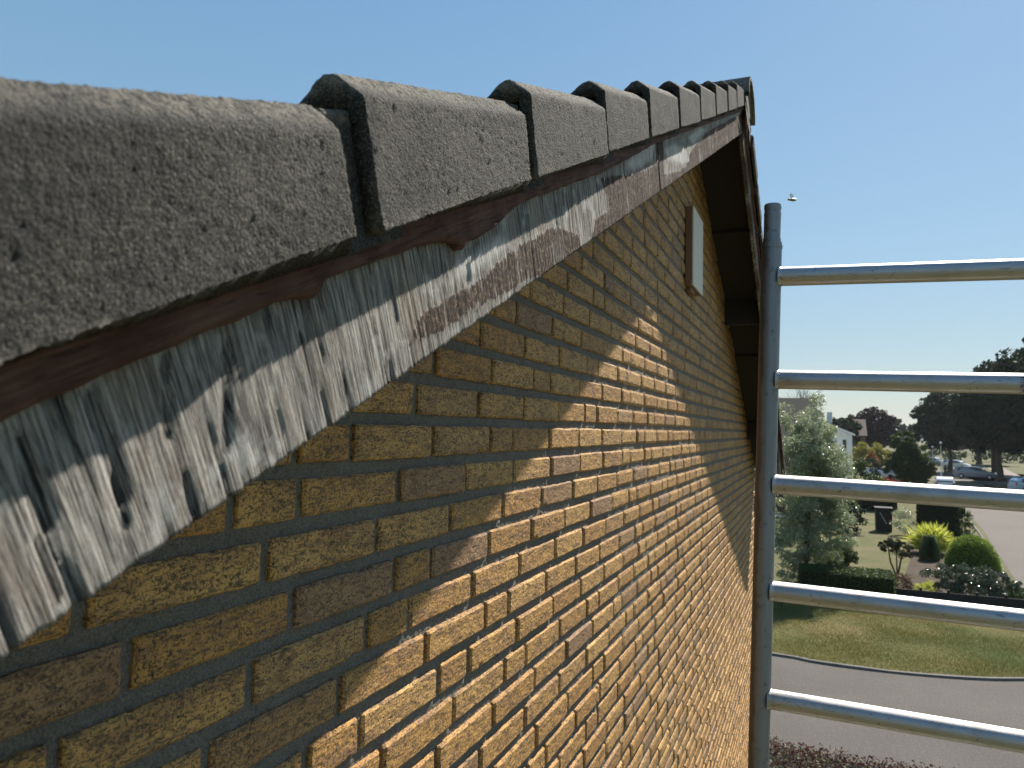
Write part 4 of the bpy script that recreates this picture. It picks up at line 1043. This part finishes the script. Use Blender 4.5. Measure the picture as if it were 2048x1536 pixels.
# row of oaks along the path
OAK = [(0, 0, 9.2, 4.6, 4.4, 4.2), (-2.6, 0, 7.2, 3.0, 3, 3.2), (2.8, 0, 7.4, 3.0, 3, 3.2), (0, 0, 12.2, 3.0, 3, 2.6), (0, 0, 5.6, 4.2, 3.8, 2.4), (0, 0, 8.6, 5.0, 4.4, 3.6)]
oaks = [(18.6, 126, 0.90, "oak at the left end of the row of dark trees"), (24.0, 125, 1.08, "oak standing behind the two parked cars"), (20.7, 105, 1.0, "oak with a bare trunk right of the silver estate car"),
        (23.2, 100.5, 1.12, "oak with a thick trunk beside the pale footpath"), (27.4, 112, 1.25, "tall oak at the right edge of the view"), (29.5, 168, 1.2, "distant oak seen between the nearer trunks")]
oak_me = None
for k_, (x, y, s, lb) in enumerate(oaks):
    if k_ < 2:
        o1 = tree("oak_tree", (x, y, 0), lb, "tree", OAK, 30000, 0.5, G_DARK, (4.2, 0.42), 260, 0.24, 120+k_, "row of dark oaks by the footpath", 0.45)
        if k_ == 0: pa = o1
        else: pb = o1
        o = o1
    else:
        o = copy_tree(pa if k_ % 2 else pb); o.location = (x, y, 0); o["label"] = lb
    o.scale = (s, s, s); o.rotation_euler = (0, 0, k_*1.3)
# distant woods
def wood(name, label, x0, x1, y, h, n, seed, size=1.0, depth=18):
    r = np.random.default_rng(seed); lob = []
    x = x0
    while x < x1:
        w = r.uniform(4, 9); hh = h*r.uniform(0.75, 1.1); lob.append((x, y+r.uniform(-depth, depth)/2, hh*0.55, w*0.7, w*0.6, hh*0.45)); x += w*0.8
    P = crown_pts(n, lob, len(lob)*16, 0.3, seed, 0.35); o = link(name, leafmesh(P, size, 0.7, seed=seed), G_FAR); struct(o, "stuff"); return o
wood("far_trees", "", -30, 95, 262, 11.0, 26000, 131, 1.3)
tree("far_tree", (16.0, 255, 0), "domed green tree rising above the distant tree line behind the beech", "tree", [(0, 0, 8.4, 6.5, 5, 4.6), (-4, 0, 6.5, 4, 4, 3.6), (5, 0, 6.5, 4, 4, 3.6)], 9000, 0.9, G_FAR, (3, .4), 90, 0.26, 132)
wood("hedgerow", "", 24, 140, 185, 2.2, 7000, 133, 0.7, 6)
tree("far_tree", (4.9, 140, 0), "dark tree behind the roofs of the terraced houses", "tree", [(0, 0, 6.0, 2.6, 3, 2.4), (-2.2, 0, 5.2, 2.2, 2, 2.4)], 6000, 0.5, G_DARK, (3, .3), 60, 0.27, 134)
# bare wispy twigs above the neighbouring roof
t = empty("bare_birch", (-0.3, 52, 0)); tag(t, "bare wispy tree top rising above the neighbouring roof", "tree")
rr = random.Random(9); segs = [(Vector((0, 0, 0)), Vector((0.1, 0, 4.5)), 0.09, 0.06), (Vector((.1, 0, 4.5)), Vector((0, 0, 7.4)), 0.06, 0.02)]
for q in range(95):
    z = rr.uniform(4.5, 7.3); a_ = Vector((rr.uniform(-.1, .1), 0, z)); dirv = Vector((rr.uniform(-1, 1), rr.uniform(-1, 1), rr.uniform(.3, 1.1))).normalized(); L_ = rr.uniform(.5, 1.5)
    m_ = a_+dirv*L_; segs.append((a_, m_, 0.016, 0.009)); 
    for w_ in range(3):
        d2 = (dirv+Vector((rr.uniform(-.7, .7), rr.uniform(-.7, .7), rr.uniform(-.2, .6)))).normalized(); segs.append((a_.lerp(m_, rr.uniform(.4, 1)), m_+d2*rr.uniform(.3, .8), 0.008, 0.004))
skeleton("trunk", segs, M_TRUNK, t, 4)

# ---------------------------------------------------------------- houses
M_NB = m_plain("neighbour_brick", (0.20, 0.125, 0.085), 0.85, 0.3, 3)
M_ROOF = m_plain("dark_roof_tile", (0.022, 0.024, 0.018), 0.95, 0.3, 2)
M_ROOFR = m_plain("brown_roof_tile", (0.075, 0.05, 0.04), 0.9, 0.3, 2)
def house_(name, label, x0, x1, y0, y1, eave, ridge, axis, wallm, roofm, trim=None, wins=(), chim=None):
    t = empty(name, ((x0+x1)/2, (y0+y1)/2, 0)); tag(t, label, "house")
    w, d = (x1-x0)/2, (y1-y0)/2
    b = MB()
    if axis == 'x': pr = [(-d, 0), (-d, eave), (0, ridge-0.12), (d, eave), (d, 0)]; V = [(s*w, y, z) for s in (-1, 1) for y, z in pr]
    else: pr = [(-w, 0), (-w, eave), (0, ridge-0.12), (w, eave), (w, 0)]; V = [(x, s*d, z) for s in (-1, 1) for x, z in pr]
    b.add(V, [(i, (i+1) % 5, (i+1) % 5+5, i+5) for i in range(5)])
    b.add(V, [(0, 1, 3), (0, 3, 4), (1, 2, 3), (5, 8, 6), (5, 9, 8), (6, 8, 7)])
    b.build("wall", wallm, t)
    rf = MB(); oh = 0.3; sl = (ridge-eave)/(d if axis == 'x' else w)
    for s in (-1, 1):
        if axis == 'x': V = [(-w-oh, s*(d+oh), eave-oh*sl), (w+oh, s*(d+oh), eave-oh*sl), (w+oh, 0, ridge), (-w-oh, 0, ridge)]
        else: V = [(s*(w+oh), -d-oh, eave-oh*sl), (s*(w+oh), d+oh, eave-oh*sl), (0, d+oh, ridge), (0, -d-oh, ridge)]
        V = np.array(V); V2 = V.copy(); V2[:, 2] -= 0.16
        rf.add(np.vstack([V, V2]), [(0, 1, 2, 3), (7, 6, 5, 4), (0, 4, 5, 1), (1, 5, 6, 2), (3, 7, 4, 0)])
    ro = rf.build("roof", roofm, t)
    if chim:
        b = MB(); b.box((chim[0], chim[1], ridge+0.3), (0.6, 0.6, 1.4)); b.build("chimney", chim[2], ro)
    if trim:
        for s in (-1, 1):
            b = MB(); ys = -d-oh-0.02
            V = [(s*(w+oh), ys, eave-oh*sl-0.02), (0, ys, ridge-0.02), (0, ys, ridge-0.26), (s*(w+oh), ys, eave-oh*sl-0.26)]; V = np.array(V); V2 = V.copy(); V2[:, 1] -= 0.04
            b.add(np.vstack([V, V2]), [(0, 1, 2, 3), (4, 5, 6, 7), (0, 1, 5, 4), (3, 2, 6, 7), (0, 3, 7, 4)]); b.build("verge_board", trim, t)
    for (x, z, ww, hh) in wins:
        fr = MB(); 
        for (cx, cz, a_, b_) in ((x, z+hh/2, ww+.12, .07), (x, z-hh/2, ww+.12, .07), (x-ww/2, z, .07, hh), (x+ww/2, z, .07, hh)): fr.box((cx, -d-0.03, cz), (a_, 0.06, b_))
        f_ = fr.build("window", M_WHITE, t); p = MB(); p.box((x, -d-0.012, z), (ww-.07, 0.02, hh-.07)); p.build("pane", M_GLASS, f_)
    return t
house_("neighbour_house", "brick house with a dark straight-ridged roof hidden behind the silvery willow", -9.5, 0.28, 41.5, 48.5, 5.0, 7.25, 'x', M_NB, M_ROOF, None, [(-1.5, 1.6, 1.4, 1.3), (1.6, 3.9, 1.3, 1.1), (3.6, 1.6, 1.0, 1.2)])
for k_, (x1, y, lb) in enumerate([(1.45, 62, "nearest of the white terraced gables, half hidden by the willow"), (2.85, 78, "white terraced gable in the middle of the stepped row"), (4.45, 97, "farthest white terraced gable, ending in a bare white corner")]):
    hh = [5.75, 5.5, 5.45][k_]
    h_ = house_("terraced_house", lb, x1-7.5, x1, y, y+9, hh, hh+1.55, 'y', M_WHITE, M_ROOF, M_WHITE,
           [(1.0, 4.0, 1.1, 1.3), (2.7, 4.0, 0.9, 1.3), (1.2, 1.5, 1.6, 1.4)], (1.4, 2.0, M_WHITE) if k_ == 2 else None)
    h_["group"] = "white terraced houses along the street"
house_("far_house", "distant house with a brown tiled roof beyond the white terraces", 3.2, 8.2, 140, 150, 5.2, 7.9, 'x', M_NB, M_ROOFR)
# white upright and leaning boards of the neighbour's garden
wp = empty("white_pole", (1.88, 60, 0)); tag(wp, "tall white pole rising in front of the terraced houses", "pole")
b = MB(); b.lathe([(0.09, 0), (0.09, 0.1), (0.075, 0.12), (0.07, 4.9), (0.085, 4.92), (0.05, 5.0), (0.001, 5.02)], n=14); b.build("shaft", M_WHITE, wp, True)
b = MB(); b.lathe([(0.16, 0), (0.16, 0.06), (0.1, 0.1)], n=14); b.build("foot", M_WHITE, wp)
aw = empty("sun_awning", (2.98, 70, 0)); tag(aw, "white slanting awning over a dark terrace beside the terraced houses", "awning")
b = MB(); b.box((0, 0, 2.62), (1.25, 1.8, 0.05), Matrix.Rotation(math.radians(52), 3, 'Y')); b.build("awning_cloth", M_WHITE, aw)
for s in (-0.85, 0.85):
    b = MB(); b.tube((0.36, s, 0), (0.36, s, 2.12), 0.03); b.build("awning_post", M_WHITE, aw)
# garden furniture behind the willow
gl = empty("white_garden_table", (1.35, 47.5, 0.05)); tag(gl, "white garden table glinting behind the willow branches", "table")
b = MB(); b.box((0, 0, 0.74), (1.7, 0.9, 0.05)); o = b.build("table_top", M_WHITE, gl); bevel(o, 0.02)
for sx in (-1, 1):
    for sy in (-1, 1):
        b = MB(); b.tube((sx*.75, sy*.36, 0), (sx*.72, sy*.34, .72), .03); b.build("leg", M_WHITE, gl)

# ---------------------------------------------------------------- street lamps
def lamp(x, y, h, lb):
    t = empty("street_lamp", (x, y, 0)); tag(t, lb, "street lamp", "globe street lamps along the street")
    b = MB(); b.lathe([(0.09, 0), (0.09, 0.8), (0.05, 0.85), (0.035, h-0.25)], n=10); b.build("pole", M_WHITE, t, True)
    g_ = MB(); g_.ell((0, 0, h), (0.17, 0.17, 0.17), 14, 9); n = N("lamp_globe"); n.done((0.85, 0.85, 0.85), 0.08, None, 0.9); g_.build("lamp_globe", n.m, t, True)
    b = MB(); b.lathe([(0.10, h-0.32), (0.16, h-0.22), (0.16, h-0.16)], n=12); b.build("collar", M_FENCE, t)
    return t
lamp(15.3, 110, 4.4, "street lamp nearest the row of oaks"); lamp(15.75, 121, 3.7, "low street lamp just above the white car"); lamp(12.05, 100, 4.75, "street lamp in front of the broad drooping tree's right side")

# ---------------------------------------------------------------- cars
def car_paint(name, col, rough=0.25):
    n = N(name); n.done(col, rough, None, 0.6); n.b.inputs["Coat Weight"].default_value = 0.8; n.b.inputs["Coat Roughness"].default_value = 0.05; return n.m
M_TYRE = m_plain("tyre_rubber", (0.02, 0.02, 0.02), 0.85, 0.1, 5); M_RIM = m_plain("wheel_rim", (0.5, 0.5, 0.52), 0.3, 0.1, 5, 0.8)
M_LAMPR = m_plain("tail_light", (0.35, 0.02, 0.02), 0.2, 0.1, 5); M_LAMPW = m_plain("headlight", (0.75, 0.75, 0.75), 0.1, 0.1, 5)
def car(kind, loc, rz, paint, label, group=None):
    """length along local x, front at +x"""
    t = empty("parked_car", loc, rz); tag(t, label, "car", group)
    L, Wd, Hh = (4.7, 1.8, 1.48) if kind == 'estate' else (4.1, 1.72, 1.45)
    hl = L/2
    if kind == 'estate': up = [(-hl, .55), (-hl+.02, .95), (-hl+.28, Hh-.06), (-hl+.7, Hh), (0.35, Hh-.02), (1.12, .98), (hl-.25, .80), (hl, .55)]
    else: up = [(-hl, .55), (-hl+.05, .92), (-hl+.45, Hh-.12), (-hl+.95, Hh), (0.45, Hh-.05), (1.15, .98), (hl-.25, .80), (hl, .52)]
    up = catmull([(x, 0, z) for x, z in up], 0.12)[:, [0, 2]]
    def half(x, z):
        base = Wd/2*(1-0.10*abs(x/hl)**4)
        return base*(1-0.20*max(0, (z-0.9)/0.55)) if z > 0.9 else base*(0.93+0.07*min(1, (z-0.25)/0.4))
    b = MB(); m = len(up); levels = 7; V = []
    for (x, zt) in up:
        for j in range(levels):
            z = 0.28+(zt-0.28)*j/(levels-1); V.append((x, half(x, z)*(1 if j < levels-1 else 0.93), z))
    V = np.array(V); VR = V.copy(); VR[:, 1] *= -1
    idx = np.arange(m*levels).reshape(m, levels)
    q = np.stack([idx[:-1, :-1].ravel(), idx[1:, :-1].ravel(), idx[1:, 1:].ravel(), idx[:-1, 1:].ravel()], 1)
    b.add(np.vstack([V, VR]), np.vstack([q, q[:, ::-1]+len(V)]))
    tp = idx[:, -1]; b.add(np.vstack([V, VR]), np.stack([tp[:-1], tp[1:], tp[1:]+len(V), tp[:-1]+len(V)], 1))
    bt = idx[:, 0]; b.add(np.vstack([V, VR]), np.stack([bt[:-1], bt[:-1]+len(V), bt[1:]+len(V), bt[1:]], 1))
    for e in (0, m-1): b.add(np.vstack([V, VR]), [(idx[e, j], idx[e, j+1], idx[e, j+1]+len(V), idx[e, j]+len(V)) for j in range(levels-1)])
    body = b.build("body", paint, t, True)
    for s in (-1, 1):
        g_ = MB(); x0 = -hl+.42; 
        pts_ = [(x0, .98), (x0+.18, Hh-.13), (0.30, Hh-.13), (0.92, .98)]
        g_.add([(x, s*(half(x, z)+0.012), z) for x, z in pts_], [(0, 1, 2, 3)]); g_.build("side_window", M_GLASS, t)
        for wx in (-hl+.85, hl-.85):
            w_ = MB(); w_.tube((wx, s*(Wd/2-.2), .32), (wx, s*(Wd/2+.005), .32), .32, .31, 20); wo_ = w_.build("wheel", M_TYRE, t, True)
            r_ = MB(); r_.tube((wx, s*(Wd/2), .32), (wx, s*(Wd/2+.015), .32), .19, .17, 16); r_.build("rim", M_RIM, wo_)
        l_ = MB(); l_.box((hl-.14, s*(Wd/2-.28), .68), (.20, .36, .14)); o = l_.build("headlight", M_LAMPW, t); bevel(o, .03)
        l_ = MB(); l_.box((-hl+.03, s*(Wd/2-.16), .86), (.10, .18, .26)); o = l_.build("tail_light", M_LAMPR, t); bevel(o, .03)
    for (xa, za, xb, zb, nm) in ((0.47, Hh-.09, 1.10, 1.02, "windscreen"), (-hl+.36, Hh-.14, -hl+.08, 1.02, "rear_window")):
        if kind == 'hatch' and nm == "rear_window": xa = -hl+.52
        g_ = MB(); sg = 1 if nm == "windscreen" else -1; nx, nz = (zb-za), -(xb-xa); L_ = math.hypot(nx, nz); ox, oz = abs(nx)/L_*0.02*sg, abs(nz)/L_*0.02
        g_.add([(xa+ox, -half(xa, za)*.86, za+oz), (xa+ox, half(xa, za)*.86, za+oz), (xb+ox, half(xb, zb)*.90, zb+oz), (xb+ox, -half(xb, zb)*.90, zb+oz)], [(0, 1, 2, 3)])
        g_.build(nm, M_GLASS, t)
    return t
SIL = car_paint("silver_paint", (0.42, 0.45, 0.50)); WHT = car_paint("white_car_paint", (0.72, 0.74, 0.76)); BLK = car_paint("black_paint", (0.015, 0.015, 0.02)); BLU = car_paint("pale_blue_paint", (0.30, 0.42, 0.52)); GRY = car_paint("grey_paint", (0.24, 0.27, 0.32))
car('estate', (18.95, 109, 0.03), -0.25, GRY, "grey estate car parked in front of the oaks")
car('hatch', (21.3, 139, 0.02), -0.5, WHT, "white hatchback parked behind the grey estate car")
car('hatch', (7.7, 97, 0.02), 0.1, SIL, "silver car parked left of the broad drooping tree")
car('hatch', (11.75, 81.5, 0.03), 1.45, WHT, "pale car on the street with the sun glinting off its rear window")
car('estate', (9.0, 60.3, 0.03), 1.5, BLK, "black car parked behind the yew block")
car('hatch', (19.9, 86, 0.04), 0.3, BLU, "pale blue car at the right edge of the view")
car('hatch', (19.8, 152, 0.02), -0.6, SIL, "small silver car farthest along the street")

# person walking in the street
def person(loc, rz, label):
    t = bpy.data.meshes.new("person")
    vs = [(0, 0, .95), (0, 0, 1.12), (0, 0, 1.36), (0, .01, 1.50), (0, .02, 1.60), (0, .02, 1.74),
          (.10, 0, .90), (.12, .10, .50), (.13, -.04, .09), (.13, .10, .04), (-.10, 0, .90), (-.11, -.08, .50), (-.12, -.22, .12), (-.12, -.09, .05),
          (.19, 0, 1.42), (.25, -.03, 1.14), (.26, .12, .92), (.26, .17, .84), (-.19, 0, 1.42), (-.25, .02, 1.14), (-.27, -.06, .90), (-.27, -.05, .80)]
    es = [(0, 1), (1, 2), (2, 3), (3, 4), (4, 5), (0, 6), (6, 7), (7, 8), (8, 9), (0, 10), (10, 11), (11, 12), (12, 13), (2, 14), (14, 15), (15, 16), (16, 17), (2, 18), (18, 19), (19, 20), (20, 21)]
    rad = [.15, .14, .17, .06, .10, .09, .095, .065, .045, .035, .095, .065, .045, .035, .065, .048, .038, .03, .065, .048, .038, .03]
    t.from_pydata(vs, es, []); o = bpy.data.objects.new("person", t); S.collection.objects.link(o)
    m = o.modifiers.new("skin", 'SKIN'); 
    for v, r_ in zip(t.skin_vertices[0].data if t.skin_vertices else [], rad): v.radius = (r_, r_*0.8)
    if t.skin_vertices: t.skin_vertices[0].data[0].use_root = True
    o.modifiers.new("sub", 'SUBSURF').levels = 1; o.modifiers[-1].render_levels = 2
    o.location = loc; o.rotation_euler = (0, 0, rz); t.materials.append(m_plain("dark_clothing", (0.025, 0.027, 0.035), 0.8, 0.2, 8)); tag(o, label, "person")
    hr = MB(); hr.ell((0, .015, 1.70), (.10, .115, .11), 12, 8); hr.build("hair", m_plain("dark_hair", (0.03, 0.02, 0.015), 0.6, 0.1, 9), o, True)
    fc = MB(); fc.ell((0, .062, 1.655), (.065, .06, .085), 12, 8); fc.build("face", m_plain("skin", (0.45, 0.28, 0.2), 0.6, 0.05, 9), o, True)
    return o
person((15.0, 104.5, 0.02), 2.9, "small dark-clothed person in the street left of the grey estate car")
# thin post on the verge
mp = empty("verge_post", (14.6, 79.5, 0)); tag(mp, "thin dark post standing on the grass verge below the estate car", "post")
b = MB(); b.lathe([(0.05, 0), (0.05, 0.95), (0.03, 1.0), (0.001, 1.01)], n=10); b.build("shaft", M_FENCE, mp)
# barberry hedge below
def barb():
    t = empty("barberry_hedge", (0.2, 11.0, 0)); tag(t, "dark red barberry hedge in the bottom right corner along the path", "hedge")
    r = np.random.default_rng(141); n = 26000
    x = r.uniform(-4.2, 4.2, n); f = r.uniform(0, 1, n); d = 0.55
    top = f < 0.6; y = np.where(top, r.uniform(-d, d, n), np.where(r.uniform(0, 1, n) < .5, -d, d)); z = np.where(top, 0.95, r.uniform(0, 0.95, n))
    P = np.stack([x, y, z], 1)+r.normal(size=(n, 3))*0.035; P[:, 2] += 0.07*fbm(P, 2.2, 3, 2); P[:, 2] = np.maximum(P[:, 2], .01)
    link("foliage", leafmesh(P, 0.042, 0.6, seed=142), G_RED, t)
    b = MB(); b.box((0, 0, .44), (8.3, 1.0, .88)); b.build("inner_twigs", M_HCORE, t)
    t.rotation_euler = (0, 0, -0.10)
barb()
# thin stake on the front lawn near the post
sk = empty("lawn_stake", (-0.42, 24.0, 0.09)); tag(sk, "thin dark stake standing at the left end of the front lawn", "stake")
b = MB(); b.lathe([(0.018, 0), (0.018, 0.75), (0.001, 0.78)], n=8); b.build("shaft", M_FENCE, sk)

# off-frame street tree whose shade lies on the street
o = copy_tree(pb); o.location = (18.9, 64.5, 0); o.scale = (0.72, 0.72, 0.85); o["label"] = "street tree standing just right of the view, shading the street"
# the thin summer haze
hz = MB(); hz.box((0, 980, 15.5), (1700, 2200, 33)); 
hm = bpy.data.materials.new("haze"); hm.use_nodes = True; ht = hm.node_tree; ht.nodes.clear()
pv = ht.nodes.new("ShaderNodeVolumePrincipled"); pv.inputs["Density"].default_value = 0.00013; pv.inputs["Color"].default_value = (0.86, 0.92, 1.0, 1); pv.inputs["Anisotropy"].default_value = 0.3
ho = ht.nodes.new("ShaderNodeOutputMaterial"); ht.links.new(pv.outputs[0], ho.inputs["Volume"])
h_o = hz.build("haze", hm); h_o["kind"] = "stuff"
